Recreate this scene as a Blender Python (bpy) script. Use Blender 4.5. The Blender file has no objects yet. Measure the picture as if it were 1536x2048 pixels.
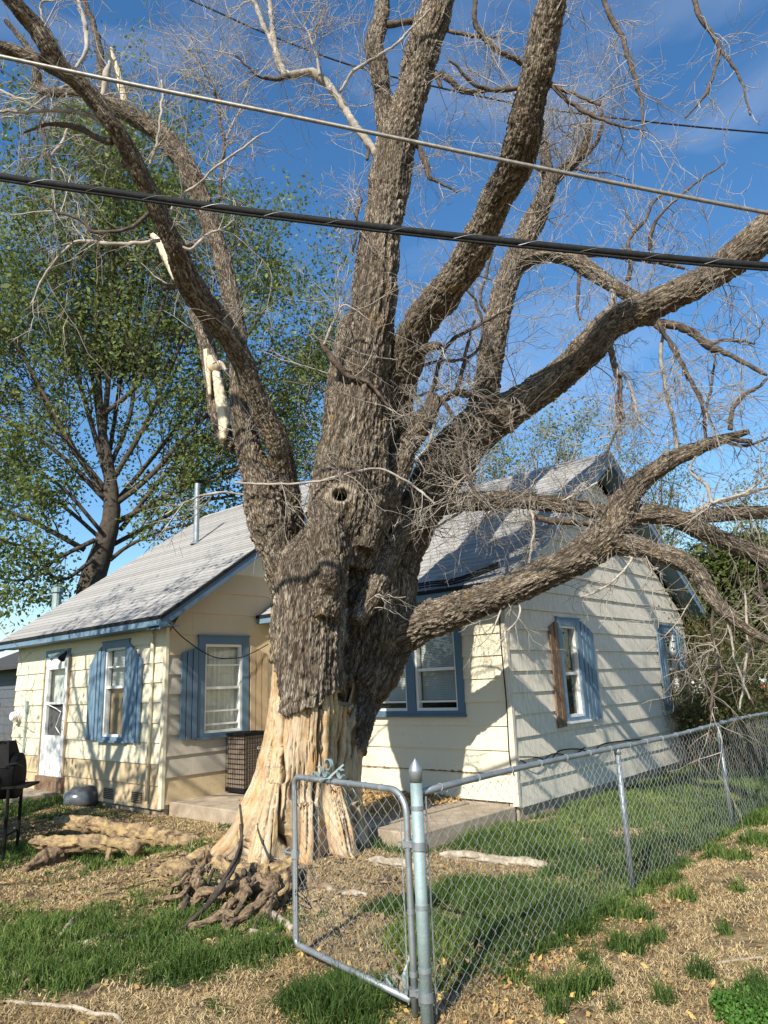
import bpy, bmesh, math, random
import numpy as np
from mathutils import Vector, Matrix

random.seed(7)
RS = np.random.RandomState(11)
scene = bpy.context.scene
COL = scene.collection

# ------------------------------------------------------------------ camera
F_PX, PITCH, ROLL = 1423.7, 0.2375, -0.04026
CAM = np.array([0.0, 0.0, 1.6])
CX = np.array([math.cos(ROLL), -math.sin(PITCH) * math.sin(ROLL), math.cos(PITCH) * math.sin(ROLL)])
_u = np.array([0, -math.sin(PITCH), math.cos(PITCH)])
CU = -math.sin(ROLL) * np.array([1.0, 0, 0]) + math.cos(ROLL) * _u
CF = np.array([0, math.cos(PITCH), math.sin(PITCH)])
cam_data = bpy.data.cameras.new("camera")
cam = bpy.data.objects.new("camera", cam_data)
COL.objects.link(cam)
cam.matrix_world = Matrix(((CX[0], CU[0], -CF[0], CAM[0]), (CX[1], CU[1], -CF[1], CAM[1]),
                           (CX[2], CU[2], -CF[2], CAM[2]), (0, 0, 0, 1)))
cam_data.sensor_fit = 'VERTICAL'
cam_data.sensor_height = 36.0
cam_data.lens = 36.0 * F_PX / 2048.0
cam_data.clip_start = 0.05
cam_data.clip_end = 3000
scene.camera = cam

# ------------------------------------------------------------------ light
SUN_AZ, SUN_EL = math.radians(25), math.radians(37)      # direction the light travels to, clockwise from +Y
w = bpy.data.worlds.new("World")
scene.world = w
w.use_nodes = True
nt = w.node_tree
nt.nodes.clear()
out = nt.nodes.new('ShaderNodeOutputWorld')
bg = nt.nodes.new('ShaderNodeBackground')
sky = nt.nodes.new('ShaderNodeTexSky')
sky.sky_type = 'NISHITA'
sky.sun_disc = False
sky.sun_elevation = SUN_EL
sky.sun_rotation = SUN_AZ + math.pi
sky.air_density = 1.15
sky.dust_density = 0.25
sky.ozone_density = 3.5
bg.inputs[1].default_value = 0.114
tc = nt.nodes.new('ShaderNodeTexCoord')
mp = nt.nodes.new('ShaderNodeMapping')
mp.inputs['Scale'].default_value = (1.0, 1.6, 3.6)
mp.inputs['Rotation'].default_value = (0.3, 0.5, 0.2)
nz = nt.nodes.new('ShaderNodeTexNoise')
nz.inputs['Scale'].default_value = 2.2
nz.inputs['Detail'].default_value = 6
nz.inputs['Distortion'].default_value = 0.6
cr = nt.nodes.new('ShaderNodeValToRGB')
cr.color_ramp.elements[0].position = 0.54
cr.color_ramp.elements[1].position = 0.86
cr.color_ramp.elements[1].color = (0.30, 0.30, 0.30, 1)
mixc = nt.nodes.new('ShaderNodeMixRGB')
mixc.inputs[2].default_value = (5.4, 5.8, 6.4, 1)
hs = nt.nodes.new('ShaderNodeHueSaturation')
hs.inputs['Saturation'].default_value = 1.22
nt.links.new(tc.outputs['Generated'], mp.inputs[0])
nt.links.new(mp.outputs[0], nz.inputs[0])
nt.links.new(nz.outputs[0], cr.inputs[0])
nt.links.new(sky.outputs[0], hs.inputs['Color'])
nt.links.new(hs.outputs[0], mixc.inputs[1])
nt.links.new(cr.outputs[0], mixc.inputs[0])
nt.links.new(mixc.outputs[0], bg.inputs[0])
nt.links.new(bg.outputs[0], out.inputs[0])
sl = bpy.data.lights.new("sun", 'SUN')
sl.energy = 4.9
sl.angle = math.radians(0.55)
sl.color = (1.0, 0.93, 0.82)
sun = bpy.data.objects.new("sun", sl)
COL.objects.link(sun)
ldir = Vector((math.sin(SUN_AZ) * math.cos(SUN_EL), math.cos(SUN_AZ) * math.cos(SUN_EL), -math.sin(SUN_EL)))
sun.rotation_euler = ldir.to_track_quat('-Z', 'Y').to_euler()
scene.view_settings.view_transform = 'Standard'
scene.view_settings.look = 'None'
scene.view_settings.exposure = 0.66
scene.view_settings.gamma = 1.0
scene.view_settings.use_curve_mapping = False

# ------------------------------------------------------------------ geometry of the view and of the house
ANG = -0.7215
dA = np.array([math.cos(ANG), math.sin(ANG), 0.0])
dB = np.array([-math.sin(ANG), math.cos(ANG), 0.0])
def ray(x, y): return (x - 768) / F_PX * CX - (y - 1024) / F_PX * CU + CF
def P(x, y, Y):                      # point of the photograph at world distance Y
    d = ray(x, y); return CAM + d * Y / d[1]
def G(x, y, z=0.0):                  # point of the photograph on a level plane
    d = ray(x, y); return CAM + d * (z - 1.6) / d[2]
HO = G(1038, 1618, 0.12) * np.array([1, 1, 0])
def H(a, b, z): return HO + a * dA + b * dB + np.array([0, 0, z])
def wallpt(x, y, P0, n):
    d = ray(x, y); q = CAM + d * ((P0 - CAM) @ n) / (d @ n) - HO
    return np.array([q @ dA, q @ dB, q[2]])

# ------------------------------------------------------------------ noise in numpy
def _h(i, j, k, s=0.0):
    v = np.sin(i * 127.1 + j * 311.7 + k * 74.7 + s * 53.3) * 43758.5453
    return v - np.floor(v)
def vnoise(p, s=0.0):
    f = np.floor(p); t = p - f; t = t * t * (3 - 2 * t)
    i, j, k = f[:, 0], f[:, 1], f[:, 2]
    r = 0
    for a in (0, 1):
        for b in (0, 1):
            for c in (0, 1):
                wt = (t[:, 0] if a else 1 - t[:, 0]) * (t[:, 1] if b else 1 - t[:, 1]) * (t[:, 2] if c else 1 - t[:, 2])
                r = r + wt * _h(i + a, j + b, k + c, s)
    return r
def fbm(p, o=4, s=0.0):
    r = 0; a = 0.5; q = np.array(p, float)
    for n in range(o):
        r = r + a * vnoise(q, s + n); a *= 0.5; q = q * 2.03 + 7.1
    return r / (1 - 0.5 ** o)
def fbm2(x, y, sc, o=4, s=0.0):
    x = np.asarray(x, float); y = np.asarray(y, float); sh = x.shape
    return fbm(np.stack([x.ravel() * sc, y.ravel() * sc, np.zeros(x.size) + s * 3.7], 1), o, s).reshape(sh)
def worley(p, s=0.0):
    f = np.floor(p); n = len(p)
    F1 = np.full(n, 9.0); F2 = np.full(n, 9.0); ID = np.zeros(n)
    for a in (-1, 0, 1):
        for b in (-1, 0, 1):
            for c in (-1, 0, 1):
                i, j, k = f[:, 0] + a, f[:, 1] + b, f[:, 2] + c
                d = (i + _h(i, j, k, s + 1) - p[:, 0]) ** 2 + (j + _h(i, j, k, s + 2) - p[:, 1]) ** 2 + (k + _h(i, j, k, s + 3) - p[:, 2]) ** 2
                d = np.sqrt(d)
                closer = d < F1
                F2 = np.where(closer, F1, np.minimum(F2, d))
                ID = np.where(closer, _h(i, j, k, s + 9), ID)
                F1 = np.where(closer, d, F1)
    return F1, F2, ID
def sstep(a, b, x):
    t = np.clip((x - a) / (b - a), 0, 1); return t * t * (3 - 2 * t)

# ------------------------------------------------------------------ materials
def mat(name, build):
    m = bpy.data.materials.new(name); m.use_nodes = True
    n = m.node_tree; n.nodes.clear()
    o = n.nodes.new('ShaderNodeOutputMaterial'); b = n.nodes.new('ShaderNodeBsdfPrincipled')
    n.links.new(b.outputs[0], o.inputs[0])
    build(N(n, b)); return m
class N:
    def __init__(s, t, b): s.t = t; s.b = b
    def node(s, typ, **kw):
        n = s.t.nodes.new(typ)
        for k, v in kw.items():
            if hasattr(n, k): setattr(n, k, v)
            else: n.inputs[k.replace('_', ' ')].default_value = v
        return n
    def link(s, a, b): s.t.links.new(a, b)
    def coords(s, kind='Object', scale=(1, 1, 1), attr=None):
        if attr: c = s.node('ShaderNodeAttribute'); c.attribute_name = attr; o = c.outputs['Vector']
        else: o = s.node('ShaderNodeTexCoord').outputs[kind]
        m = s.node('ShaderNodeMapping'); m.inputs['Scale'].default_value = scale
        s.link(o, m.inputs[0]); return m.outputs[0]
    def noise(s, vec, scale, detail=5, rough=0.6, dist=0.0):
        n = s.node('ShaderNodeTexNoise'); n.inputs['Scale'].default_value = scale
        n.inputs['Detail'].default_value = detail; n.inputs['Roughness'].default_value = rough
        n.inputs['Distortion'].default_value = dist
        s.link(vec, n.inputs[0]); return n.outputs[0]
    def voro(s, vec, scale, feat='F1'):
        n = s.node('ShaderNodeTexVoronoi'); n.feature = feat; n.inputs['Scale'].default_value = scale
        s.link(vec, n.inputs[0]); return n.outputs['Distance']
    def ramp(s, val, stops):
        r = s.node('ShaderNodeValToRGB'); e = r.color_ramp.elements
        while len(e) < len(stops): e.new(0.5)
        for i, (p, c) in enumerate(stops):
            e[i].position = p; e[i].color = (*c, 1) if len(c) == 3 else c
        s.link(val, r.inputs[0]); return r.outputs[0]
    def mix(s, fac, a, b, mode='MIX'):
        m = s.node('ShaderNodeMixRGB'); m.blend_type = mode
        for v, i in ((fac, 0), (a, 1), (b, 2)):
            if isinstance(v, (int, float)): m.inputs[i].default_value = v if i == 0 else (v, v, v, 1)
            elif isinstance(v, tuple): m.inputs[i].default_value = (*v, 1)
            else: s.link(v, m.inputs[i])
        return m.outputs[0]
    def math(s, op, a, b=0.0):
        m = s.node('ShaderNodeMath'); m.operation = op
        for v, i in ((a, 0), (b, 1)):
            if isinstance(v, (int, float)): m.inputs[i].default_value = v
            else: s.link(v, m.inputs[i])
        return m.outputs[0]
    def attr(s, name, out='Fac'):
        a = s.node('ShaderNodeAttribute'); a.attribute_name = name; return a.outputs[out]
    def rand(s): return s.node('ShaderNodeObjectInfo').outputs['Random']
    def bump(s, h, strength=0.5, dist=0.01):
        b = s.node('ShaderNodeBump'); b.inputs['Strength'].default_value = strength
        b.inputs['Distance'].default_value = dist
        s.link(h, b.inputs['Height']); s.link(b.outputs[0], s.b.inputs['Normal'])
    def col(s, c):
        if isinstance(c, tuple): s.b.inputs['Base Color'].default_value = (*c, 1)
        else: s.link(c, s.b.inputs['Base Color'])
    def set(s, **kw):
        for k, v in kw.items(): s.b.inputs[k.replace('_', ' ')].default_value = v
def shade(m, lo, hi, sc=3.0, rough=0.8, bump=0.0, metal=0.0, detail=6, stretch=(1, 1, 1), bsc=60, spec=0.3):
    def f(n):
        v = n.coords('Object', stretch)
        n.col(n.ramp(n.noise(v, sc, detail, 0.65), [(0.3, lo), (0.7, hi)]))
        n.set(Roughness=rough, Metallic=metal, Specular_IOR_Level=spec)
        if bump: n.bump(n.noise(v, bsc, 4), bump, 0.01)
    return mat(m, f)
M = {}
def _bark(n):
    v = n.coords(attr='bark', scale=(1, 1, 0.13))
    e = n.voro(v, 62, 'DISTANCE_TO_EDGE'); nz1 = n.noise(v, 75, 6, 0.72)
    vo = n.coords('Object'); big = n.noise(vo, 2.3, 4, 0.6)
    base = n.ramp(big, [(0.25, (0.29, 0.245, 0.19)), (0.55, (0.40, 0.345, 0.275)), (0.8, (0.52, 0.46, 0.365))])
    fur = n.ramp(n.attr('ridge'), [(0.0, (0.05, 0.042, 0.036)), (0.30, (0.22, 0.20, 0.18)), (0.62, (0.80, 0.78, 0.74)), (1.0, (1.22, 1.20, 1.14))])  # furrows darkened and ridges lightened beyond bark tone: painted shade and light
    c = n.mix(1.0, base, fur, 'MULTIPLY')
    c = n.mix(n.ramp(nz1, [(0.35, (0, 0, 0)), (0.75, (0.5, 0.5, 0.5))]), c, (0.14, 0.10, 0.075))
    lich = n.ramp(n.noise(vo, 5.0, 7, 0.7), [(0.56, (0, 0, 0)), (0.70, (0.5, 0.5, 0.5))])
    c = n.mix(lich, c, (0.36, 0.24, 0.08))
    c = n.mix(n.ramp(e, [(0.0, (0.75, 0.75, 0.75)), (0.13, (0, 0, 0))]), c, (0.055, 0.042, 0.032))
    c = n.mix(n.attr('stain_shade'), c, (0.06, 0.048, 0.036))  # dark bark stain, with shade of one stem painted in
    n.col(c); n.set(Roughness=0.95, Specular_IOR_Level=0.15)
    h = n.math('ADD', n.math('MULTIPLY', n.ramp(e, [(0.0, (0, 0, 0)), (0.16, (1, 1, 1))]), 0.6), nz1)
    n.bump(h, 1.0, 0.02)
M['bark'] = mat('furrowed_bark', _bark)
def _wood(n):
    v = n.coords(attr='bark', scale=(1, 1, 0.06)); vo = n.coords('Object')
    g = n.noise(v, 45, 8, 0.72, 0.4); big = n.noise(vo, 3.2, 5, 0.6, 0.5)
    v2 = n.coords(attr='bark', scale=(1, 1, 0.12)); g2 = n.noise(v2, 9, 6, 0.65, 0.8)
    c = n.ramp(big, [(0.30, (0.46, 0.37, 0.25)), (0.44, (0.52, 0.38, 0.19)), (0.56, (0.42, 0.24, 0.09)), (0.64, (0.52, 0.38, 0.20)), (0.76, (0.44, 0.37, 0.27))])
    c = n.mix(n.ramp(g2, [(0.35, (0, 0, 0)), (0.7, (0.75, 0.75, 0.75))]), c, (0.48, 0.43, 0.35))
    c = n.mix(n.ramp(g, [(0.50, (0, 0, 0)), (0.66, (0.85, 0.85, 0.85))]), c, (0.17, 0.10, 0.05))
    fur = n.ramp(n.attr('ridge'), [(0.30, (0.10, 0.065, 0.04)), (0.60, (0.60, 0.54, 0.45)), (0.85, (1.05, 1.05, 1.05))])
    n.col(n.mix(1.0, c, fur, 'MULTIPLY')); n.set(Roughness=0.85, Specular_IOR_Level=0.2)
    n.bump(g, 0.8, 0.012)
M['wood'] = mat('weathered_bare_wood', _wood)
M['twig'] = shade('grey_dead_twig', (0.20, 0.17, 0.14), (0.50, 0.45, 0.38), 6, 0.9, 0.6, bsc=150)
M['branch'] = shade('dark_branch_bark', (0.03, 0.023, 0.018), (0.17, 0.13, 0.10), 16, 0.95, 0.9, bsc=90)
M['palewood'] = shade('pale_broken_wood', (0.58, 0.46, 0.30), (0.74, 0.64, 0.47), 7, 0.85, 0.6, stretch=(1, 1, .3))
def _log(n):
    v = n.coords('Object'); g = n.noise(v, 7, 8, 0.7, 0.6)
    c = n.ramp(g, [(0.36, (0.08, 0.05, 0.03)), (0.46, (0.26, 0.18, 0.10)), (0.58, (0.46, 0.33, 0.15)), (0.72, (0.40, 0.32, 0.22))])
    n.col(c); n.set(Roughness=0.9); n.bump(n.noise(v, 40, 7, 0.75), 1.0, 0.02)
M['treebark'] = shade('dark_tree_bark', (0.035, 0.028, 0.022), (0.10, 0.08, 0.06), 9, 0.95, 0.9, bsc=60)
M['log'] = mat('rotten_log', _log)
M['root'] = shade('weathered_root', (0.045, 0.03, 0.02), (0.33, 0.235, 0.14), 22, 0.95, 1.0, bsc=70)
M['stick'] = shade('bleached_stick', (0.20, 0.16, 0.11), (0.50, 0.43, 0.33), 12, 0.9, 0.7, bsc=90)
def paint(name, c, dark=0.86, grime=(0.42, 0.34, 0.22), g=0.35, vert=False, rough=0.65, stain_shade=0.5):
    def f(n):
        v = n.coords('Object', (1, 1, 0.35)); vo = n.coords('Object')
        big = n.noise(v, 2.2, 6, 0.62); r = n.rand()
        cc = n.mix(n.ramp(big, [(0.3, (0, 0, 0)), (0.75, (1, 1, 1))]), tuple(x * dark for x in c), c)
        cc = n.mix(n.math('MULTIPLY', r, 0.05), cc, tuple(x * .72 for x in c))
        if vert:
            s = n.noise(n.coords('Object', (1, 1, 0.015)), 55, 5, 0.75)
            cc = n.mix(n.ramp(s, [(0.40, (0, 0, 0)), (0.62, (1, 1, 1))]), cc, tuple(x * y for x, y in zip(c, (0.66, 0.63, 0.58))))
        sp = n.noise(vo, 9, 8, 0.75)
        cc = n.mix(n.math('MULTIPLY', n.ramp(sp, [(1 - g * 1.15, (0, 0, 0)), (1 - g * 0.8, (1, 1, 1))]), stain_shade), cc, grime)
        n.col(cc); n.set(Roughness=rough, Specular_IOR_Level=0.3)
        n.bump(n.noise(n.coords('Object', (1, 1, 0.2 if vert else 1)), 60, 5), 0.35, 0.006)
    return mat(name, f)
M['cream'] = paint('cream_siding_paint', (0.74, 0.67, 0.48), 0.9)
M['cream_mid'] = paint('pale_cream_paint', (0.72, 0.66, 0.49), 0.9)  # cream of the middle wall and upper wing gable
M['tan'] = paint('peeling_tan_paint', (0.60, 0.47, 0.28), 0.8, (0.36, 0.25, 0.13), 0.42)
M['shake'] = paint('striated_cream_shake', (0.76, 0.71, 0.59), 0.92, (0.40, 0.35, 0.27), 0.33, vert=True)
M['greige'] = paint('greige_board', (0.50, 0.45, 0.36), 0.8, (0.30, 0.25, 0.18), 0.4)
M['beige'] = paint('beige_gable_board', (0.58, 0.46, 0.29), 0.92)
M['blue'] = paint('blue_trim_paint', (0.105, 0.175, 0.24), 0.8, (0.22, 0.26, 0.29), 0.34, rough=0.55)
M['blue_lt'] = paint('light_blue_trim', (0.155, 0.245, 0.325), 0.8, (0.32, 0.36, 0.38), 0.38, rough=0.55, stain_shade=.7)
M['white'] = paint('white_paint', (0.78, 0.77, 0.72), 0.92, (0.5, 0.46, 0.4), 0.3)
M['browned'] = paint('bare_brown_wood', (0.22, 0.13, 0.075), 0.6, (0.36, 0.30, 0.22), 0.45)
M['tanwood'] = paint('unpainted_tan_wood', (0.46, 0.34, 0.21), 0.8, (0.3, 0.2, 0.12), 0.4)
M['concrete'] = shade('concrete', (0.24, 0.19, 0.13), (0.46, 0.38, 0.28), 5, 0.9, 0.6, bsc=120)
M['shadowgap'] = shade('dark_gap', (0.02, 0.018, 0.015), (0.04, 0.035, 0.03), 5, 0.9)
def _shingle(n):
    r = n.rand(); v = n.coords('Object'); g = n.noise(v, 260, 3, 0.7); st = n.noise(v, 2.1, 6, 0.65)
    c = n.ramp(r, [(0.0, (0.27, 0.265, 0.25)), (0.5, (0.35, 0.34, 0.32)), (1.0, (0.43, 0.42, 0.395))])
    c = n.mix(n.ramp(g, [(0.4, (0.5, 0.5, 0.5)), (0.7, (0, 0, 0))]), c, (0.26, 0.25, 0.24))
    c = n.mix(n.ramp(st, [(0.5, (0, 0, 0)), (0.8, (0.4, 0.4, 0.4))]), c, (0.30, 0.27, 0.22))
    n.col(c); n.set(Roughness=0.95, Specular_IOR_Level=0.15); n.bump(g, 0.5, 0.004)
M['shingle'] = mat('grey_asphalt_shingle', _shingle)
M['underlay'] = shade('dark_roof_underlay', (0.05, 0.05, 0.05), (0.09, 0.09, 0.085), 8, 0.95)  # dark layer under the shingles, also used on a drip edge
M['darkroof'] = shade('dark_roof', (0.035, 0.035, 0.037), (0.07, 0.07, 0.07), 12, 0.95, 0.4)
M['galv'] = shade('galvanised_steel', (0.22, 0.25, 0.26), (0.38, 0.41, 0.42), 9, 0.5, 0.15, metal=0.65, bsc=200)
M['galv_old'] = shade('weathered_galvanised_steel', (0.20, 0.27, 0.27), (0.36, 0.45, 0.44), 6, 0.6, 0.3, metal=0.35, bsc=120)
M['wire'] = shade('galvanised_wire', (0.26, 0.28, 0.28), (0.44, 0.45, 0.44), 20, 0.5, metal=0.5)
M['black'] = shade('black_metal', (0.006, 0.006, 0.006), (0.014, 0.014, 0.014), 9, 0.7, spec=.1)
M['rubber'] = shade('black_cable_jacket', (0.010, 0.011, 0.012), (0.026, 0.027, 0.028), 30, 0.75, 0.3, spec=.12)
M['alu'] = shade('bare_aluminium_cable', (0.15, 0.145, 0.13), (0.30, 0.28, 0.25), 25, 0.55, metal=0.5)
M['screen'] = shade('dark_insect_screen', (0.05, 0.05, 0.05), (0.10, 0.10, 0.095), 60, 0.8)
M['blind'] = shade('white_blind', (0.52, 0.53, 0.50), (0.62, 0.63, 0.60), 4, 0.6)
M['curtain'] = shade('pale_curtain', (0.40, 0.40, 0.36), (0.58, 0.57, 0.52), 6, 0.8, stretch=(4, 4, .4))
M['cardboard'] = shade('tan_cardboard', (0.30, 0.21, 0.12), (0.44, 0.32, 0.20), 6, 0.8)
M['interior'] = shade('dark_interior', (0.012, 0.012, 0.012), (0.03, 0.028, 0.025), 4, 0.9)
M['acbody'] = shade('rusty_brown_fins', (0.13, 0.095, 0.07), (0.30, 0.24, 0.19), 30, 0.6, 0.3, stretch=(6, 6, 0.6))
M['plastic'] = shade('smoky_plastic', (0.05, 0.06, 0.07), (0.12, 0.13, 0.14), 5, 0.25, spec=.6)
M['orange'] = shade('orange_plastic', (0.62, 0.10, 0.03), (0.75, 0.16, 0.05), 5, 0.5)
M['carwhite'] = shade('white_car_paint', (0.72, 0.73, 0.74), (0.8, 0.8, 0.8), 2, 0.25)
M['asphalt'] = shade('worn_asphalt', (0.13, 0.12, 0.11), (0.22, 0.21, 0.19), 4, 0.9, 0.3)
M['graywall'] = paint('grey_siding', (0.10, 0.115, 0.13), 0.8)
def _glass(n):
    n.set(Roughness=0.03, Specular_IOR_Level=0.7, IOR=1.5, Transmission_Weight=1.0)
    n.col((0.85, 0.9, 0.9))
def glass_mat():
    m = bpy.data.materials.new('window_glass'); m.use_nodes = True
    n = m.node_tree; n.nodes.clear()
    o = n.nodes.new('ShaderNodeOutputMaterial'); t = n.nodes.new('ShaderNodeBsdfTransparent')
    t.inputs[0].default_value = (0.93, 0.95, 0.95, 1)
    g = n.nodes.new('ShaderNodeBsdfGlossy'); g.inputs['Roughness'].default_value = 0.02
    fr = n.nodes.new('ShaderNodeFresnel'); fr.inputs[0].default_value = 1.5
    ad = n.nodes.new('ShaderNodeMath'); ad.operation = 'ADD'; ad.inputs[1].default_value = 0.05
    mx = n.nodes.new('ShaderNodeMixShader')
    ge = n.nodes.new('ShaderNodeNewGeometry'); iv = n.nodes.new('ShaderNodeMath'); iv.operation = 'SUBTRACT'; iv.inputs[0].default_value = 1.0
    mu = n.nodes.new('ShaderNodeMath'); mu.operation = 'MULTIPLY'
    n.links.new(ge.outputs['Backfacing'], iv.inputs[1]); n.links.new(ad.outputs[0], mu.inputs[0]); n.links.new(iv.outputs[0], mu.inputs[1])
    n.links.new(fr.outputs[0], ad.inputs[0]); n.links.new(mu.outputs[0], mx.inputs[0])
    n.links.new(t.outputs[0], mx.inputs[1]); n.links.new(g.outputs[0], mx.inputs[2])
    n.links.new(mx.outputs[0], o.inputs[0]); return m
M['glass'] = glass_mat()
def plantmat(name, lo, mid, hi, rough=0.6, trans=0.35):
    m = bpy.data.materials.new(name); m.use_nodes = True
    t = m.node_tree; t.nodes.clear()
    o = t.nodes.new('ShaderNodeOutputMaterial'); b = t.nodes.new('ShaderNodeBsdfPrincipled')
    n = N(t, b)
    c = n.ramp(n.attr('rnd'), [(0.0, lo), (0.5, mid), (1.0, hi)])
    n.col(c); n.set(Roughness=rough, Specular_IOR_Level=0.25)
    tr = n.node('ShaderNodeBsdfTranslucent'); n.link(c, tr.inputs[0])
    mx = n.node('ShaderNodeMixShader'); mx.inputs[0].default_value = trans
    n.link(b.outputs[0], mx.inputs[1]); n.link(tr.outputs[0], mx.inputs[2]); n.link(mx.outputs[0], o.inputs[0])
    return m
M['grass'] = plantmat('green_grass', (0.045, 0.088, 0.018), (0.09, 0.155, 0.032), (0.23, 0.29, 0.075))
M['straw'] = plantmat('dry_straw_grass', (0.30, 0.21, 0.10), (0.50, 0.37, 0.19), (0.66, 0.53, 0.31), 0.8, 0.2)
M['litter'] = plantmat('dead_leaves', (0.20, 0.11, 0.05), (0.42, 0.26, 0.10), (0.62, 0.42, 0.14), 0.8, 0.15)
M['clover'] = plantmat('clover', (0.05, 0.14, 0.02), (0.09, 0.2, 0.035), (0.14, 0.27, 0.05))
M['leaf'] = plantmat('spring_leaf', (0.07, 0.10, 0.025), (0.15, 0.19, 0.05), (0.30, 0.35, 0.11), 0.5, 0.45)
M['leaf_pale'] = plantmat('pale_bud_leaf', (0.12, 0.14, 0.06), (0.2, 0.23, 0.10), (0.30, 0.32, 0.16), 0.6, 0.4)
M['leaf_dark'] = plantmat('evergreen_leaf', (0.03, 0.05, 0.012), (0.07, 0.10, 0.02), (0.17, 0.19, 0.04), 0.6, 0.3)
M['leaf_vine'] = plantmat('shrub_leaf', (0.05, 0.07, 0.02), (0.10, 0.13, 0.035), (0.22, 0.18, 0.08), 0.6, 0.3)

# ------------------------------------------------------------------ mesh helpers
class MB:
    def __init__(s): s.v = []; s.f = []; s.n = 0
    def add(s, vs, fs):
        vs = np.asarray(vs, float); s.v.append(vs); k = s.n
        s.f.extend([tuple(i + k for i in f) for f in fs]); s.n += len(vs)
    def box(s, c, size, R=None):
        a, b, d = [x / 2 for x in size]
        v = np.array([(x, y, z) for x in (-a, a) for y in (-b, b) for z in (-d, d)], float)
        if R is not None: v = v @ np.array(R).T
        s.add(v + np.array(c), [(0, 1, 3, 2), (4, 6, 7, 5), (0, 4, 5, 1), (2, 3, 7, 6), (0, 2, 6, 4), (1, 5, 7, 3)])
    def bx(s, a, b):              # box between two corners
        a, b = np.minimum(a, b), np.maximum(a, b); s.box((a + b) / 2, b - a)
    def hexa(s, q):               # 8 points: bottom 4 then top 4
        s.add(q, [(3, 2, 1, 0), (4, 5, 6, 7), (0, 1, 5, 4), (1, 2, 6, 5), (2, 3, 7, 6), (3, 0, 4, 7)])
    def tube(s, pts, rad, sides=8, cap=True, noise=0.0):
        pts = np.asarray(pts, float); n = len(pts)
        rad = np.full(n, rad) if np.isscalar(rad) else np.asarray(rad, float)
        T = np.gradient(pts, axis=0); T /= np.linalg.norm(T, axis=1)[:, None] + 1e-12
        u = np.cross(T[0], (0, 0, 1) if abs(T[0][2]) < .9 else (1, 0, 0)); u /= np.linalg.norm(u)
        ang = np.arange(sides) * 2 * math.pi / sides; V = []
        for i in range(n):
            u = u - T[i] * (u @ T[i]); u /= np.linalg.norm(u) + 1e-12; vv = np.cross(T[i], u)
            r = rad[i]
            if noise: r = r * (1 + noise * (RS.rand(sides) - 0.5))[:, None]
            V.append(pts[i] + r * (np.cos(ang)[:, None] * u + np.sin(ang)[:, None] * vv))
        fs = []
        for i in range(n - 1):
            for j in range(sides):
                k = (j + 1) % sides
                fs.append((i * sides + j, i * sides + k, (i + 1) * sides + k, (i + 1) * sides + j))
        if cap:
            fs.append(tuple(range(sides))[::-1]); fs.append(tuple((n - 1) * sides + j for j in range(sides)))
        s.add(np.concatenate(V), fs)
    def rough(s, path, sides=14, amp=.25, scale=14.0, step=.03, stretch=.35):
        p = smooth_path(path, step); pts = p[:, :3]; n = len(pts); T = np.gradient(pts, axis=0); T /= np.linalg.norm(T, axis=1)[:, None] + 1e-12
        u = np.cross(T[0], (0.1, 0, 1)); u /= np.linalg.norm(u); L = np.concatenate([[0], np.cumsum(np.linalg.norm(np.diff(pts, axis=0), axis=1))])
        an = np.arange(sides) * 2 * math.pi / sides; V = []; Qc = []
        for i in range(n):
            u = u - T[i] * (u @ T[i]); u /= np.linalg.norm(u); w_ = np.cross(T[i], u); dirs = np.cos(an)[:, None] * u + np.sin(an)[:, None] * w_
            V.append((pts[i][None].repeat(sides, 0), dirs, np.full(sides, p[i, 3]))); Qc.append(np.stack([np.cos(an) * p[i, 3], np.sin(an) * p[i, 3], np.full(sides, L[i] * stretch + pts[0][0] * 3)], 1))
        c = np.concatenate([a[0] for a in V]); d = np.concatenate([a[1] for a in V]); r = np.concatenate([a[2] for a in V]); q = np.concatenate(Qc)
        h = (fbm(q * scale, 4, 51) - .5) * 2.0 + (np.abs(fbm(q * scale * 2.3, 3, 52) - .5) * 4 - 1) * .5
        f1, f2, _i = worley(q * scale * .9 + 3.3, 4.0); h = h * .8 - .9 * sstep(.16, 0, f2 - f1) + .35
        X = c + d * (r * (1 + amp * h))[:, None]; fs = []
        for i in range(n - 1):
            for j in range(sides):
                k = (j + 1) % sides; fs.append((i * sides + j, i * sides + k, (i + 1) * sides + k, (i + 1) * sides + j))
        fs.append(tuple(range(sides))[::-1]); fs.append(tuple((n - 1) * sides + j for j in range(sides)))
        s.add(X, fs); return p
    def mesh(s, name, m=None, smooth=False):
        me = bpy.data.meshes.new(name)
        v = np.concatenate(s.v) if s.v else np.zeros((0, 3))
        me.from_pydata(v.tolist(), [], s.f)
        if m: me.materials.append(M[m] if isinstance(m, str) else m)
        if smooth: me.polygons.foreach_set('use_smooth', [True] * len(me.polygons))
        me.update(); return me
def link(name, data, parent=None, loc=None, rot=None):
    o = bpy.data.objects.new(name, data); COL.objects.link(o)
    if parent is not None: o.parent = parent
    if loc is not None: o.location = loc
    if rot is not None: o.rotation_euler = rot
    return o
def obj(name, mb, m, parent=None, smooth=False, kind=None, label=None):
    o = link(name, mb.mesh(name, m, smooth), parent)
    if kind: o['kind'] = kind
    if label: o['label'] = label
    return o
def tag(o, label, cat, group=None, kind=None):
    if label: o['label'] = label
    if cat: o['category'] = cat
    if group: o['group'] = group
    if kind: o['kind'] = kind
    return o
def thing(name, label, cat, loc=(0, 0, 0), rz=0.0, group=None):
    o = bpy.data.objects.new(name, None); COL.objects.link(o)
    o.location = loc; o.rotation_euler = (0, 0, rz); o.empty_display_size = 0.1
    return tag(o, label, cat, group)
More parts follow.
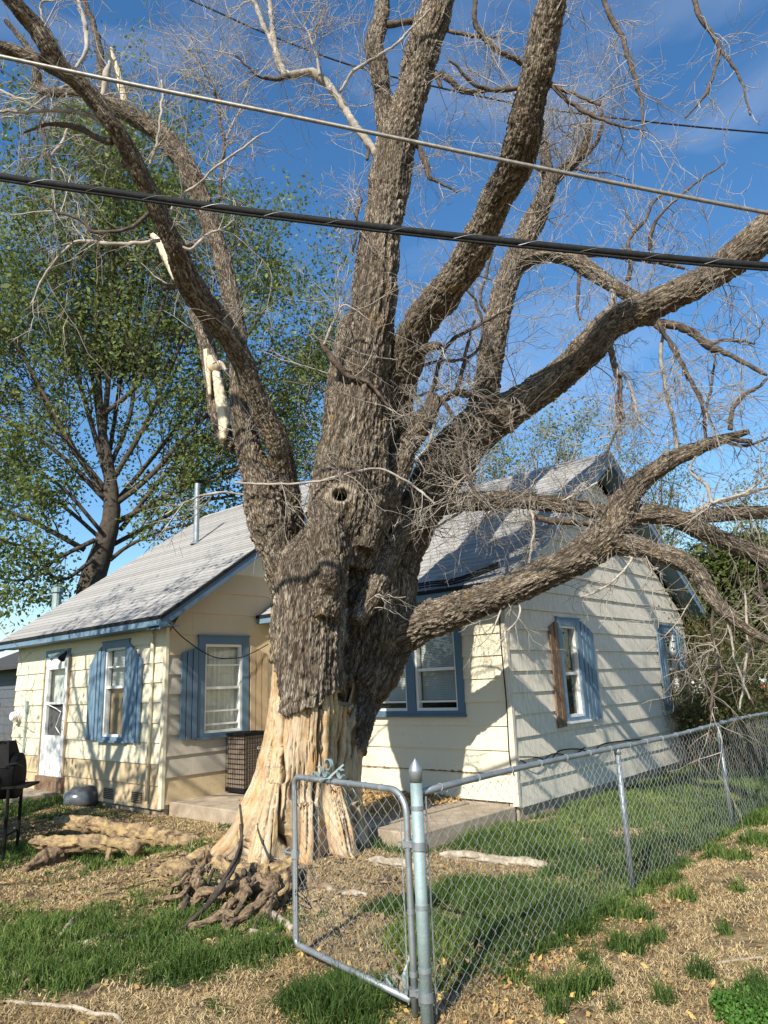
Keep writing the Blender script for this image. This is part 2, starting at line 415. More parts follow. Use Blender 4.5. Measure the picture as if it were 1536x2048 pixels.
def raw_mesh(name, V, idx, sizes, m, attr=None, smooth=False, vattr=None):
    me = bpy.data.meshes.new(name)
    me.vertices.add(len(V)); me.vertices.foreach_set('co', np.asarray(V, np.float32).ravel())
    me.loops.add(len(idx)); me.loops.foreach_set('vertex_index', np.asarray(idx, np.int32))
    st = np.concatenate([[0], np.cumsum(sizes)[:-1]]).astype(np.int32)
    me.polygons.add(len(sizes)); me.polygons.foreach_set('loop_start', st)
    me.polygons.foreach_set('loop_total', np.asarray(sizes, np.int32))
    if smooth: me.polygons.foreach_set('use_smooth', np.ones(len(sizes), bool))
    for k, a in (attr or {}).items():
        at = me.attributes.new(k, 'FLOAT', 'POINT'); at.data.foreach_set('value', np.asarray(a, np.float32))
    for k, a in (vattr or {}).items():
        at = me.attributes.new(k, 'FLOAT_VECTOR', 'POINT'); at.data.foreach_set('vector', np.asarray(a, np.float32).ravel())
    for x in (m if isinstance(m, list) else [m]): me.materials.append(M[x])
    me.update(); me.validate(); return me
def smooth_path(pts, step):
    """Catmull-Rom through rows (x,y,z,r)."""
    p = np.asarray(pts, float)
    if len(p) < 2: return p
    q = np.vstack([2 * p[0] - p[1], p, 2 * p[-1] - p[-2]]); o = []
    for i in range(1, len(q) - 2):
        L = np.linalg.norm(q[i + 1][:3] - q[i][:3]); n = max(1, int(math.ceil(L / step)))
        for t in np.arange(n) / n:
            o.append(0.5 * ((2 * q[i]) + (-q[i - 1] + q[i + 1]) * t + (2 * q[i - 1] - 5 * q[i] + 4 * q[i + 1] - q[i + 2]) * t * t
                            + (-q[i - 1] + 3 * q[i] - 3 * q[i + 1] + q[i + 2]) * t ** 3))
    o.append(p[-1]); o = np.array(o); o[:, 3] = np.maximum(o[:, 3], 0.001); return o
def px_path(rows, Y0=None, Y1=None):
    """rows (px, py, radius px[, Y]) -> (x, y, z, r)"""
    o = []; n = len(rows)
    for i, r in enumerate(rows):
        Y = r[3] if len(r) > 3 else Y0 + (Y1 - Y0) * i / max(1, n - 1)
        p = P(r[0], r[1], Y); D = (p - CAM) @ CF
        o.append((*p, r[2] * D / F_PX))
    return np.array(o)
# ------------------------------------------------------------------ ground
TREE = np.array([-0.9, 7.35])
FENCE0 = G(855, 2052)[:2]                                  # the corner post
FDIR = (G(1465, 1662)[:2] - FENCE0); FDIR /= np.linalg.norm(FDIR)
FNRM = np.array([FDIR[1], -FDIR[0]])                       # to the street side
GATE1 = G(592, 1925)[:2]
def local(x, y):
    dx, dy = x - HO[0], y - HO[1]
    return dx * dA[0] + dy * dA[1], dx * dB[0] + dy * dB[1]
def blob(x, y, c, rx, ry=None, az=0.0):
    ry = ry or rx; ca, sa = math.cos(az), math.sin(az)
    dx, dy = x - c[0], y - c[1]; u = dx * ca + dy * sa; v = -dx * sa + dy * ca
    return np.exp(-((u / rx) ** 2 + (v / ry) ** 2))
def gz(x, y):
    x = np.asarray(x, float); y = np.asarray(y, float)
    near = np.exp(-np.maximum(0, np.hypot(x, y - 6) - 14) / 8)
    z = (fbm2(x, y, 0.6, 3, 1) - .5) * 0.10 + (fbm2(x, y, 3.1, 3, 2) - .5) * 0.045 * near + (fbm2(x, y, 13, 2, 6) - .5) * 0.016 * near
    r = np.hypot(x - TREE[0], y - TREE[1])
    z = z + 0.10 * np.exp(-(r / 0.8) ** 2) + 0.03 * np.exp(-(r / 2.0) ** 2)
    z = z - 0.34 * blob(x, y, G(440, 1748), 0.24, 0.16, 0.4) - 0.20 * blob(x, y, G(520, 1775), .16, .12) + .10 * blob(x, y, G(400, 1722), .25, .12)
    z = z + 0.10 * blob(x, y, G(335, 1745), .4, .3)
    d = (x - FENCE0[0]) * FNRM[0] + (y - FENCE0[1]) * FNRM[1]
    z = z + 0.05 * sstep(-0.05, 0.35, d) * sstep(0.5, 3, (x - FENCE0[0]) * FDIR[0] + (y - FENCE0[1]) * FDIR[1])
    a, b = local(x, y)
    flat = sstep(0.5, 0.0, np.maximum(np.maximum(a - 0.02, -1.9 - b), -(a + 12)))
    return z * (1 - flat) - 0.02 * flat
GREEN = [  # px centre, radii in metres, strength
    (250, 1735, .75, .30, 1.0), (30, 1700, .5, .5, 1.0), (330, 1690, .5, .3, .5), (190, 1850, 1.0, .30, .75), (480, 1905, .50, .28, 1.2), (300, 1900, .6, .3, .9),
    (120, 1930, .6, .25, 1.0), (30, 1850, .5, .3, .7), (460, 1650, .25, .3, .6), (690, 2010, .30, .22, 1.2), (640, 1850, .2, .15, .35), (430, 2020, .12, .1, .6),
    (900, 1930, .30, .30, 1.0), (1000, 1850, .45, .5, 1.2), (1120, 1820, .5, .5, 1.2), (900, 1660, .5, .6, 1.0), (1100, 1680, .9, .8, 1.2), (1300, 1620, 1.2, 1.2, 1.3),
    (1450, 1560, 2.0, 2.0, 1.2), (760, 1700, .4, .3, .8), (870, 1850, .25, .3, .8), (760, 1820, .25, .2, .5), (1200, 1750, .35, .5, 1.0), (600, 1990, .2, .12, .7),
    (1520, 2030, .14, .14, 1.2), (1245, 1895, .12, .10, .75), (1140, 2000, .15, .1, .8), (1360, 1730, .15, .2, .8), (1310, 1870, .1, .1, .7), (1500, 1700, .25, .3, .8), (1480, 1770, .15, .2, .6),
    (1050, 1960, .10, .08, .6), (1180, 1940, .08, .06, .6), (1400, 1960, .1, .08, .5), (1290, 2000, .08, .06, .5), (1240, 1790, .2, .12, .7), (420, 1790, .2, .15, .3)]
STRAW = [(1000, 1740, .8, .16, 1.1), (1090, 1640, .35, .12, .6), (660, 1760, .4, .4, 1.2), (560, 1960, .5, .18, .6), (620, 1880, .35, .3, .6), (900, 1730, .35, .15, .6), (1060, 1625, .5, .25, .6), (1290, 1575, .6, .2, .5), (1170, 1560, .3, .12, .6)]
TUFT = [(1203, 1976, .10), (1373, 1815, .12), (1478, 1734, .14), (1155, 1992, .08), (1446, 1879, .09), (1518, 1702, .16), (1252, 1911, .09), (1290, 1850, .07), (1340, 1770, .14), (1400, 1960, .09), (1180, 1935, .06), (1480, 1800, .1), (1420, 1720, .16), (1110, 2030, .07),
        (1230, 2030, .07), (1330, 2010, .08), (1090, 1990, .06), (1500, 1650, .25), (1310, 1890, .08), (1520, 1990, .1), (1525, 2035, .14)]
def tuft(x, y):
    t = 0
    for px, py, r in TUFT: t = t + 1.9 * blob(x, y, G(px, py), r)
    return np.minimum(t, 1.7)
def cover(x, y):
    """0 = bare earth and straw, 1 = thick green grass"""
    x = np.asarray(x, float); y = np.asarray(y, float); g = np.zeros_like(x)
    for px, py, rx, ry, s in GREEN:
        c = G(px, py); g = g + s * blob(x, y, c, rx * 1.15, ry * 1.6, 0.35)
    for px, py, rx, ry, s in STRAW:
        c = G(px, py); g = g - s * blob(x, y, c, rx * 1.1, ry * 1.3, 0.35)
    far = sstep(9.5, 14, np.hypot(x, y))
    g = g * (1 - far) + 0.85 * far
    n = fbm2(x, y, 2.6, 5, 21) - 0.5
    n2 = fbm2(x, y, 9.0, 4, 22) - 0.5
    d = (x - FENCE0[0]) * FNRM[0] + (y - FENCE0[1]) * FNRM[1]
    out = sstep(0.0, 0.25, d) * sstep(14, 10, y)
    return np.minimum(g, .95) + n * 1.7 + n2 * 1.2 - 0.30 - 0.80 * out + tuft(x, y) * out
def soil(x, y):
    return np.clip(blob(x, y, G(450, 1755), .50, .40) * 1.1 + blob(x, y, G(60, 1665), 1.5, .9) * 1.0 + .6 * blob(x, y, G(250, 1640), 1.0, .5) + .9 * blob(x, y, G(180, 1760), .6, .12, .3) + .8 * blob(x, y, G(1020, 1940), .12, .8, -.6) + .7 * blob(x, y, G(230, 1985), .5, .1, .2) - .15, 0, 1)
def build_ground():
    def axis(a, b, f0, f1, s):
        inner = np.arange(f0, f1, s); lo = []; v = f0; st = s
        while v > a: st *= 1.22; v -= st; lo.append(v)
        hi = []; v = inner[-1]; st = s
        while v < b: st *= 1.22; v += st; hi.append(v)
        return np.concatenate([lo[::-1], inner, hi])
    xs = axis(-400, 600, -5.5, 6.0, 0.045); ys = axis(-60, 1500, 2.2, 13.0, 0.045)
    X, Y = np.meshgrid(xs, ys); Z = gz(X, Y)
    V = np.stack([X.ravel(), Y.ravel(), Z.ravel()], 1); nx = len(xs); ny = len(ys)
    i = (np.arange(ny - 1)[:, None] * nx + np.arange(nx - 1)[None]).ravel()
    idx = np.stack([i, i + 1, i + nx + 1, i + nx], 1).ravel()
    cov = cover(X, Y).ravel()
    def gm(n):
        v = n.coords('Object'); a = n.noise(v, 5, 7, 0.7); b = n.noise(v, 45, 6, 0.75); e = n.noise(v, 1.4, 4, 0.6)
        straw = n.ramp(b, [(0.3, (0.16, 0.10, 0.05)), (0.48, (0.36, 0.26, 0.13)), (0.68, (0.55, 0.43, 0.24))])
        earth = n.ramp(b, [(0.3, (0.06, 0.04, 0.025)), (0.7, (0.20, 0.14, 0.09))])
        c = n.mix(n.ramp(a, [(0.42, (0, 0, 0)), (0.58, (1, 1, 1))]), straw, earth)
        c = n.mix(n.attr('soil'), c, earth); c = n.mix(n.ramp(n.attr('cover'), [(0.05, (0, 0, 0)), (0.5, (1, 1, 1))]), c, n.ramp(b, [(0.3, (0.03, 0.045, 0.015)), (0.7, (0.09, 0.12, 0.035))]))
        n.col(c); n.set(Roughness=0.95, Specular_IOR_Level=0.1); n.bump(n.math('ADD', b, n.math('MULTIPLY', a, 2)), 0.9, 0.03)
    M['ground'] = mat('lawn_earth_and_straw', gm)
    me = raw_mesh('ground', V, idx, np.full(len(i), 4), 'ground', {'cover': cov, 'soil': soil(X, Y).ravel()}, True)
    o = link('ground', me); o['kind'] = 'structure'
build_ground()

# ------------------------------------------------------------------ blades, straw and litter
def blades(name, pts, h, wd, lean, label, cat, mname, rnd=None, curl=1.0, parent=None):
    n = len(pts); az = RS.rand(n) * 6.283; la = RS.rand(n) * 6.283
    side = np.stack([np.cos(az), np.sin(az), np.zeros(n)], 1) * (wd / 2)[:, None]
    ld = np.stack([np.cos(la), np.sin(la), np.zeros(n)], 1)
    up = np.array([0, 0, 1.0])
    m = pts + up * (h * 0.55)[:, None] + ld * (h * lean * 0.3)[:, None]
    t = pts + up * (h * (1 - 0.35 * lean * curl))[:, None] + ld * (h * lean)[:, None]
    V = np.stack([pts - side, pts + side, m - side * .75, m + side * .75, t], 1).reshape(-1, 3)
    b = (np.arange(n) * 5)[:, None]
    idx = (b + np.array([0, 1, 3, 2, 2, 3, 4])).ravel()
    sizes = np.tile([4, 3], n)
    r = RS.rand(n) if rnd is None else rnd
    me = raw_mesh(name, V, idx, sizes, mname, {'rnd': np.repeat(r, 5)})
    o = link(name, me, parent); tag(o, label, cat, None, 'stuff'); return o
def inside_house(x, y):
    a, b = local(x, y)
    return ((a < 0.03) & (b > -0.02) & (a > -4.5)) | ((a < -4.33) & (b > -2.06) & (a > -10)) | ((a < 0.03) & (a > -4.5) & (b > -1.95)) | ((a < -7.4) & (a > -9.2) & (b > -2.8))
def scatter(n, dens):
    """random ground points in view, thinned by dens(x,y) and by distance"""
    r = 2.3 + (RS.rand(n) ** 1.25) * 12.5; th = (RS.rand(n) - 0.5) * 1.22
    x = r * np.sin(th); y = r * np.cos(th)
    k = RS.rand(n) < dens(x, y); x, y = x[k], y[k]
    k = ~inside_house(x, y); x, y = x[k], y[k]
    k = np.hypot(x - TREE[0], y - TREE[1]) > 0.50
    return x[k], y[k]
def build_plants():
    clump = lambda x, y: sstep(-.05, .45, cover(x, y) + (fbm2(x, y, 16, 2, 31) - .5) * 1.3)
    x, y = scatter(330000, lambda x, y: 0.05 + 0.95 * clump(x, y))
    d = np.hypot(x, y); c = sstep(0.0, 1.0, cover(x, y))
    h = (0.028 + 0.065 * c + 0.085 * RS.rand(len(x)) * c) * (0.75 + 0.5 * fbm2(x, y, 4, 2, 40)); wd = 0.0020 + 0.0009 * d
    blades('green_grass', np.stack([x, y, gz(x, y) - .004], 1), h, wd, RS.rand(len(x)) * .9 + .15,
           'green spring grass growing in uneven clumps across the yard', 'grass', 'grass',
           np.clip(RS.normal(.42, .24, len(x)) + (fbm2(x, y, 1.2, 3, 33) - .5) * 1.3, 0, 1))
    x, y = scatter(420000, lambda x, y: sstep(.75, -.2, cover(x, y)) * sstep(.30, .52, fbm2(x, y, 3.4, 4, 35)) * (1 - .85 * soil(x, y)) + .10)
    d = np.hypot(x, y)
    h = 0.012 + 0.030 * RS.rand(len(x)) ** 1.5; wd = 0.0013 + 0.0008 * d
    blades('dry_grass', np.stack([x, y, gz(x, y)], 1), h, wd, 0.9 + RS.rand(len(x)) * 1.6,
           'flattened dry straw coloured grass between the green clumps', 'dry grass', 'straw',
           np.clip(RS.normal(.5, .22, len(x)) + (fbm2(x, y, 2, 3, 34) - .5), 0, 1), curl=0.9)
    # dead leaves: small bent quads
    fl = lambda x, y: 0.10 + 0.8 * blob(x, y, G(1050, 1880), 1.6, .5, .9) + .8 * blob(x, y, G(150, 1670), 1.4, 1.0) + .6 * blob(x, y, G(560, 1730), 1, .7) + .5 * blob(x, y, G(930, 1980), .5, .4)
    x, y = scatter(42000, fl); n = len(x)
    a, b = RS.rand(n * 1) * 6.28, RS.rand(n) * .9
    sz = (0.008 + 0.017 * RS.rand(n)); z = gz(x, y) + 0.006 + 0.014 * RS.rand(n)
    ca, sa = np.cos(a), np.sin(a); tl = (RS.rand(n) - .5) * 1.3
    ex = np.stack([ca, sa, tl], 1) * sz[:, None]; ey = np.stack([-sa, ca, (RS.rand(n) - .5) * 1.3], 1) * (sz * .55)[:, None]
    p = np.stack([x, y, z], 1); up = np.array([0, 0, 1.]) * (sz * .5)[:, None]
    V = np.stack([p - ex, p - ey * .9 + up * .3, p + ex + up, p + ey + up * .2], 1).reshape(-1, 3)
    idx = ((np.arange(n) * 4)[:, None] + np.array([0, 1, 2, 3])).ravel()
    me = raw_mesh('dead_leaves', V, idx, np.full(n, 4), 'litter', {'rnd': np.repeat(RS.rand(n), 4)})
    tag(link('dead_leaves', me), 'brown and orange dead leaves scattered on the ground', 'leaves', None, 'stuff')
    # chips of bark and wood round the tree
    n = 2600; r = .5 + np.abs(RS.randn(n)) * 1.1; t = RS.rand(n) * 6.28; x, y = TREE[0] + r * np.cos(t) - .4, TREE[1] + r * np.sin(t) - .6; k = ~inside_house(x, y); x, y = x[k], y[k]; n = len(x)
    L_ = .012 + .05 * RS.rand(n) ** 2; a = RS.rand(n) * 6.28; e1 = np.stack([np.cos(a), np.sin(a), (RS.rand(n) - .5) * .5], 1) * L_[:, None]; e2 = np.stack([-np.sin(a), np.cos(a), RS.rand(n) * .4], 1) * (L_ * .22 + .003)[:, None]; p = np.stack([x, y, gz(x, y) + .008 + .01 * RS.rand(n)], 1); up = np.array([0, 0, .006])
    V = np.stack([p - e1, p - e2 + up, p + e1, p + e2 + up * 1.6, p + up * 2.2], 1).reshape(-1, 3); idx = ((np.arange(n) * 5)[:, None] + np.array([0, 1, 4, 1, 2, 4, 2, 3, 4, 3, 0, 4])).ravel()
    me = raw_mesh('wood_chips', V, idx, np.full(n * 4, 3), 'log'); tag(link('wood_chips', me), 'chips of bark and rotten wood strewn round the foot of the big tree', 'wood chips', None, 'stuff')
    # leaves on the porch slab
    n = 5200; a_ = -0.75 - RS.rand(n) ** .8 * 2.6; b_ = -0.05 - RS.rand(n) ** 1.4 * 1.5
    p = np.array([H(u, v, 0.182 + .03 * r) for u, v, r in zip(a_, b_, RS.rand(n))])
    ex = (RS.rand(n, 3) - .5) * .05; ey = np.cross(ex, RS.rand(n, 3) - .5); ey *= (0.014 / (np.linalg.norm(ey, axis=1) + 1e-6))[:, None]
    V = np.stack([p - ex, p - ey, p + ex, p + ey], 1).reshape(-1, 3); V[:, 2] = np.maximum(V[:, 2], .178)
    me = raw_mesh('leaf_litter', V, ((np.arange(n) * 4)[:, None] + np.arange(4)).ravel(), np.full(n, 4), 'litter', {'rnd': np.repeat(RS.rand(n), 4)})
    tag(link('leaf_litter', me), 'heap of brown dead leaves on the porch slab behind the big tree', 'leaves', None, 'stuff')
    # clover patch bottom right
    n = 2600; c = G(1545, 2050); r = 0.26 * np.sqrt(RS.rand(n)); t = RS.rand(n) * 6.28
    x, y = c[0] + r * np.cos(t), c[1] + r * np.sin(t); p = np.stack([x, y, gz(x, y) + .02 + .05 * RS.rand(n)], 1)
    ex = (RS.rand(n, 3) - .5) * .02; ey = np.cross(ex, RS.rand(n, 3) - .5); ey *= (0.008 / (np.linalg.norm(ey, axis=1) + 1e-6))[:, None]
    V = np.stack([p - ex, p - ey, p + ex, p + ey], 1).reshape(-1, 3)
    me = raw_mesh('clover', V, ((np.arange(n) * 4)[:, None] + np.arange(4)).ravel(), np.full(n, 4), 'clover', {'rnd': np.repeat(RS.rand(n), 4)})
    tag(link('clover', me), 'low bright green clover in the near right corner of the lawn', 'clover', None, 'stuff')
build_plants()

# street beyond the yards
def sheet(name, pts, z, m):
    mb = MB(); mb.add([(x, y, z) for x, y in pts], [tuple(range(len(pts)))]); o = obj(name, mb, m); o['kind'] = 'structure'; return o
def strip(p, q, w_):
    p, q = np.array(p, float), np.array(q, float); d = (q - p) / np.linalg.norm(q - p); n_ = np.array([-d[1], d[0]]) * w_ / 2
    return [p - n_, q - n_, q + n_, p + n_]
sheet('road', strip((-10, 42), (70, 30), 9.0), 0.075, 'asphalt')
sheet('driveway', strip((9.2, 20), (14.5, 36), 3.4), 0.071, 'asphalt')

# ------------------------------------------------------------------ house
house = thing('house', 'cream clapboard house with grey shingle roofs and blue trim behind the big tree', 'house', tuple(HO), ANG)
MESHC = {}
def sub_rects(s0, s1, z0, z1, ops):
    """cut openings out of a rectangle -> list of rectangles"""
    R = [(s0, s1, z0, z1)]
    for a, b, c, d in ops:
        o = []
        for r in R:
            if a >= r[1] or b <= r[0] or c >= r[3] or d <= r[2]: o.append(r); continue
            if a > r[0]: o.append((r[0], a, r[2], r[3]))
            if b < r[1]: o.append((b, r[1], r[2], r[3]))
            l, h = max(a, r[0]), min(b, r[1])
            if c > r[2]: o.append((l, h, r[2], c))
            if d < r[3]: o.append((l, h, d, r[3]))
        R = o
    return [r for r in R if r[1] - r[0] > .01 and r[3] - r[2] > .01]
def wall(org, u, nrm, zs, lo, hi, ops, matf, joints, seed, core_top=None, proud=0.020):
    """lap siding: one object per board piece, on a core wall with real openings.
       lo(z), hi(z): ends of the wall at height z."""
    org = np.array(org, float); u = np.array(u, float); nrm = np.array(nrm, float)
    pt = lambda s, z, o: org + u * s + nrm * o + np.array([0, 0, z])
    rs = random.Random(seed)
    core = MB()
    for k in range(len(zs) - 1):
        z0, z1 = zs[k], zs[k + 1]
        L0, L1, H0, H1 = lo(z0), lo(z1), hi(z0), hi(z1)
        if H0 - L0 < .03: continue
        if H1 - L1 < 0.02: H1 = L1 = (H1 + L1) / 2; L1 -= .01; H1 += .01
        cuts = []; s = L0 - rs.random() * joints
        while s < H0:
            s += joints * (0.94 + .12 * rs.random())
            if L0 + .15 < s < H0 - .15: cuts.append(s)
        ends = [min(L0, L1)] + cuts + [max(H0, H1)]
        for a, b in zip(ends[:-1], ends[1:]):
            for (ra, rb, rc, rd) in sub_rects(a, b, z0, z1, ops):
                la = lambda z: np.interp(z, [z0, z1], [L0, L1]); ha = lambda z: np.interp(z, [z0, z1], [H0, H1])
                g = 0.0007; gl_, gr_ = (g if abs(ra - a) < 1e-6 else 0.0), (g if abs(rb - b) < 1e-6 else 0.0)
                q = [max(ra + gl_, la(rc)), min(rb - gr_, ha(rc)), min(rb - gr_, ha(rd)), max(ra + gl_, la(rd))]
                if q[1] - q[0] < .015 and q[2] - q[3] < .015: continue
                if q[1] < q[0]: q[0] = q[1] = (q[0] + q[1]) / 2
                if q[2] < q[3]: q[2] = q[3] = (q[2] + q[3]) / 2
                f0 = proud - (proud - .006) * (rc - z0) / (z1 - z0); f1 = proud - (proud - .006) * (rd - z0) / (z1 - z0)
                dz = rs.uniform(-.0025, .0025) if rc == z0 else 0
                m = MB(); c0 = pt((q[0] + q[1]) / 2, rc, 0)
                m.hexa([pt(q[0], rc + dz, .0005) - c0, pt(q[1], rc + dz, .0005) - c0, pt(q[1], rc + dz, f0) - c0, pt(q[0], rc + dz, f0) - c0,
                        pt(q[3], rd, .0005) - c0, pt(q[2], rd, .0005) - c0, pt(q[2], rd, f1) - c0, pt(q[3], rd, f1) - c0])
                o = obj('siding_board', m, matf(k, (q[0] + q[1]) / 2, rc), house); o.location = c0
        for (ra, rb, rc, rd) in sub_rects(min(L0, L1), max(H0, H1), z0, z1, ops):
            la = lambda z: np.interp(z, [z0, z1], [L0, L1]); ha = lambda z: np.interp(z, [z0, z1], [H0, H1])
            q = [max(ra, la(rc)), min(rb, ha(rc)), min(rb, ha(rd)), max(ra, la(rd))]
            if q[1] <= q[0] or q[2] < q[3]: continue
            core.hexa([pt(q[0], rc, -.12), pt(q[1], rc, -.12), pt(q[1], rc, 0), pt(q[0], rc, 0), pt(q[3], rd, -.12), pt(q[2], rd, -.12), pt(q[2], rd, 0), pt(q[3], rd, 0)])
    return obj('wall', core, 'greige', house)
X3, Y3, Z3 = np.eye(3)
def window(org, u, nrm, s0, s1, z0, z1, style, seed=0, casing='blue'):
    """casing > sash, glass, blind, sill ... placed on a wall"""
    org = np.array(org, float); u = np.array(u, float); nrm = np.array(nrm, float)
    pt = lambda s, z, o: org + u * s + nrm * o + np.array([0, 0, z])
    def bar(mb, a, b, c, d, o0, o1):
        mb.hexa([pt(a, c, o0), pt(b, c, o0), pt(b, c, o1), pt(a, c, o1), pt(a, d, o0), pt(b, d, o0), pt(b, d, o1), pt(a, d, o1)])
    cw = style.get('cw', .11); mb = MB()
    bar(mb, s0, s0 + cw, z0, z1, -.10, .045); bar(mb, s1 - cw, s1, z0, z1, -.10, .045)
    bar(mb, s0 + cw, s1 - cw, z1 - cw, z1, -.10, .043); bar(mb, s0 + cw, s1 - cw, z0, z0 + .05, -.10, .043)
    bar(mb, s0 - .015, s1 + .015, z1, z1 + .018, 0, .06)
    if 'mullion' in style:
        for ms in style['mullion']: bar(mb, ms - .075, ms + .075, z0 + .05, z1 - cw, -.10, .044)
    wn = obj('window', mb, casing, house)
    sill = MB(); bar(sill, s0 - .02, s1 + .02, z0 - .028, z0 - .001, 0, .075); obj('sill', sill, style.get('sill', casing), wn)
    cols = [(s0 + cw, s1 - cw)] if 'mullion' not in style else []
    if 'mullion' in style:
        e = [s0 + cw] + [v for ms in style['mullion'] for v in (ms - .075, ms + .075)] + [s1 - cw]
        cols = list(zip(e[::2], e[1::2]))
    for ci, (a, b) in enumerate(cols):
        c, d = z0 + .05, z1 - cw; mid = c + (d - c) * style.get('mid', .5); t = .035
        fr = MB()
        bar(fr, a, a + t, c, d, -.06, .02); bar(fr, b - t, b, c, d, -.06, .02); bar(fr, a + t, b - t, d - t, d, -.06, .018)
        bar(fr, a + t, b - t, c, c + t, -.06, .018); obj('sash_frame', fr, 'white', wn)
        r = MB(); bar(r, a + t, b - t, mid - .02, mid + .02, -.055, .004); obj('meeting_rail', r, 'white', wn)
        for f in style.get('rails', []):
            r = MB(); zz = c + (d - c) * f; bar(r, a + t, b - t, zz - .011, zz + .011, -.052, -.002); obj('muntin', r, 'white', wn)
        if style.get('low_rail'):
            r = MB(); bar(r, a + t, b - t, c + t + .07, c + t + .095, -.052, -.004); obj('bottom_rail', r, 'white', wn)
        for (l, h, oo) in ((c + t, mid - .02, -.035), (mid + .02, d - t, -.028)):
            g = MB(); bar(g, a + t, b - t, l, h, oo - .004, oo); obj('glass_pane', g, 'glass', wn)
        # what hangs behind the panes
        for part_, (l, h) in (('lower', (c + t, mid)), ('upper', (mid, d - t))):
            k = style.get(part_, 'blind')
            if isinstance(k, (list, tuple)): k = k[ci]
            mb2 = MB()
            if k == 'blind':
                zz = h
                while zz > l + (.10 if part_ == 'lower' and style.get('low_rail') else 0):
                    mb2.hexa([pt(a + t, zz - .019, -.082), pt(b - t, zz - .019, -.082), pt(b - t, zz - .020, -.080), pt(a + t, zz - .020, -.080),
                              pt(a + t, zz, -.094), pt(b - t, zz, -.094), pt(b - t, zz - .001, -.092), pt(a + t, zz - .001, -.092)]); zz -= .022
                obj('blind', mb2, 'blind', wn)
            elif k:
                n = 24; V = []
                for i in range(n + 1):
                    s = a + .005 + (b - a - .01) * i / n; o_ = -.09 + .008 * math.sin(i * 1.9 + seed)
                    V += [pt(s, l, o_), pt(s, h, o_)]
                mb2.add(V, [(2 * i, 2 * i + 2, 2 * i + 3, 2 * i + 1) for i in range(n)]); obj('curtain', mb2, k, wn)
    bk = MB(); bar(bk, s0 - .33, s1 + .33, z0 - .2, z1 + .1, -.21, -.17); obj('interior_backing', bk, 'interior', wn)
    return wn
def shutter(org, u, nrm, s0, s1, z0, z1, n, step, m, rise=+1, tilt=0.0):
    """vertical slats on two battens; tops step up towards the window"""
    org = np.array(org, float); u = np.array(u, float); nrm = np.array(nrm, float)
    pt = lambda s, z, o: org + u * s + nrm * o + np.array([0, 0, z])
    mb = MB()
    for zz in (z0 + .18, z1 - .35):
        mb.hexa([pt(s0, zz, .012), pt(s1, zz, .012), pt(s1, zz, .032), pt(s0, zz, .032), pt(s0, zz + .07, .012), pt(s1, zz + .07, .012), pt(s1, zz + .07, .032), pt(s0, zz + .07, .032)])
    sh = obj('shutter', mb, m, house); wd = (s1 - s0) / n
    for i in range(n):
        a = s0 + i * wd + .008; b = s0 + (i + 1) * wd - .010
        k = i if rise > 0 else n - 1 - i
        zt = z1 - step * (n - 1 - k); c = step * .7
        za, zb = (zt - c, zt) if rise > 0 else (zt, zt - c)
        o0 = .033 + .005 * ((i * 7) % 3); o1 = o0 + .022
        sl_ = MB(); sl_.hexa([pt(a, z0 + .006 * (i % 2), o0), pt(b, z0 + .006 * (i % 2), o0), pt(b, z0 + .006 * (i % 2), o1), pt(a, z0 + .006 * (i % 2), o1), pt(a, za, o0), pt(b, zb, o0), pt(b, zb, o1), pt(a, za, o1)])
        obj('slat', sl_, m, sh)
    return sh
EX = 0.2785
EAVE = 2.62
# right gable wall: plane a=0, runs along +b ; apex at b=3.1
GA, GB, GAP, GSL = 0.0, 6.2, 3.10, 0.675
gz_lo = lambda z: GA if z <= EAVE else GA + (z - EAVE) / GSL
gz_hi = lambda z: GB if z <= EAVE else GB - (z - EAVE) / GSL
zs = [0.13] + [0.13 + .018 + EX * .935 * k for k in range(1, 20)]
zs = [0.135, 0.40] + [0.654 + .2605 * k for k in range(0, 17)]
zs = [z for z in zs if z < 4.62] + [4.60 + .02]
w5 = (5.02, 5.68, 1.0, 2.42)
gops = [(1.27, 1.93, 1.02, 2.40), w5, (3.0, 3.38, 4.0, 4.35)]
def gm_(k, s, z): return 'shake'
wall((0, 0, 0), Y3, X3, zs, gz_lo, gz_hi, gops, gm_, 1.9, 3, proud=.028)
window((0, 0, 0), Y3, X3, 1.27, 1.93, 1.02, 2.40, dict(mid=.47, upper=None, lower=None, cw=.10, sill='white'), 1, 'blue_lt')
window((0, 0, 0), Y3, X3, *w5, dict(mid=.48, upper='curtain', lower=None, cw=.09), 2, 'blue_lt')
shutter((0, 0, 0), Y3, X3, 1.03, 1.26, .96, 2.36, 2, .05, 'browned', +1)
shutter((0, 0, 0), Y3, X3, 1.945, 2.31, 1.00, 2.38, 4, .045, 'blue_lt', -1)
shutter((0, 0, 0), Y3, X3, 4.76, 5.00, .98, 2.40, 3, .05, 'blue_lt', +1)
shutter((0, 0, 0), Y3, X3, 5.70, 5.95, .98, 2.38, 3, .05, 'blue_lt', -1)
# gable vent
mb = MB()
for a, b in (((0, 2.97, 3.97), (.035, 3.0, 4.38)), ((0, 3.38, 3.97), (.035, 3.41, 4.38)), ((0, 3.0, 4.35), (.035, 3.38, 4.38)), ((0, 3.0, 3.97), (.035, 3.38, 4.0))): mb.bx(np.array(a), np.array(b))
gv = obj('gable_vent', mb, 'white', house)
for i in range(6):
    z = 4.02 + i * .055; l = MB(); l.hexa([(-.03, 3.0, z + .03), (-.03, 3.38, z + .03), (.02, 3.38, z - .005), (.02, 3.0, z - .005), (-.03, 3.0, z + .04), (-.03, 3.38, z + .04), (.02, 3.38, z + .007), (.02, 3.0, z + .007)])
    obj('louvre', l, 'cream', gv)
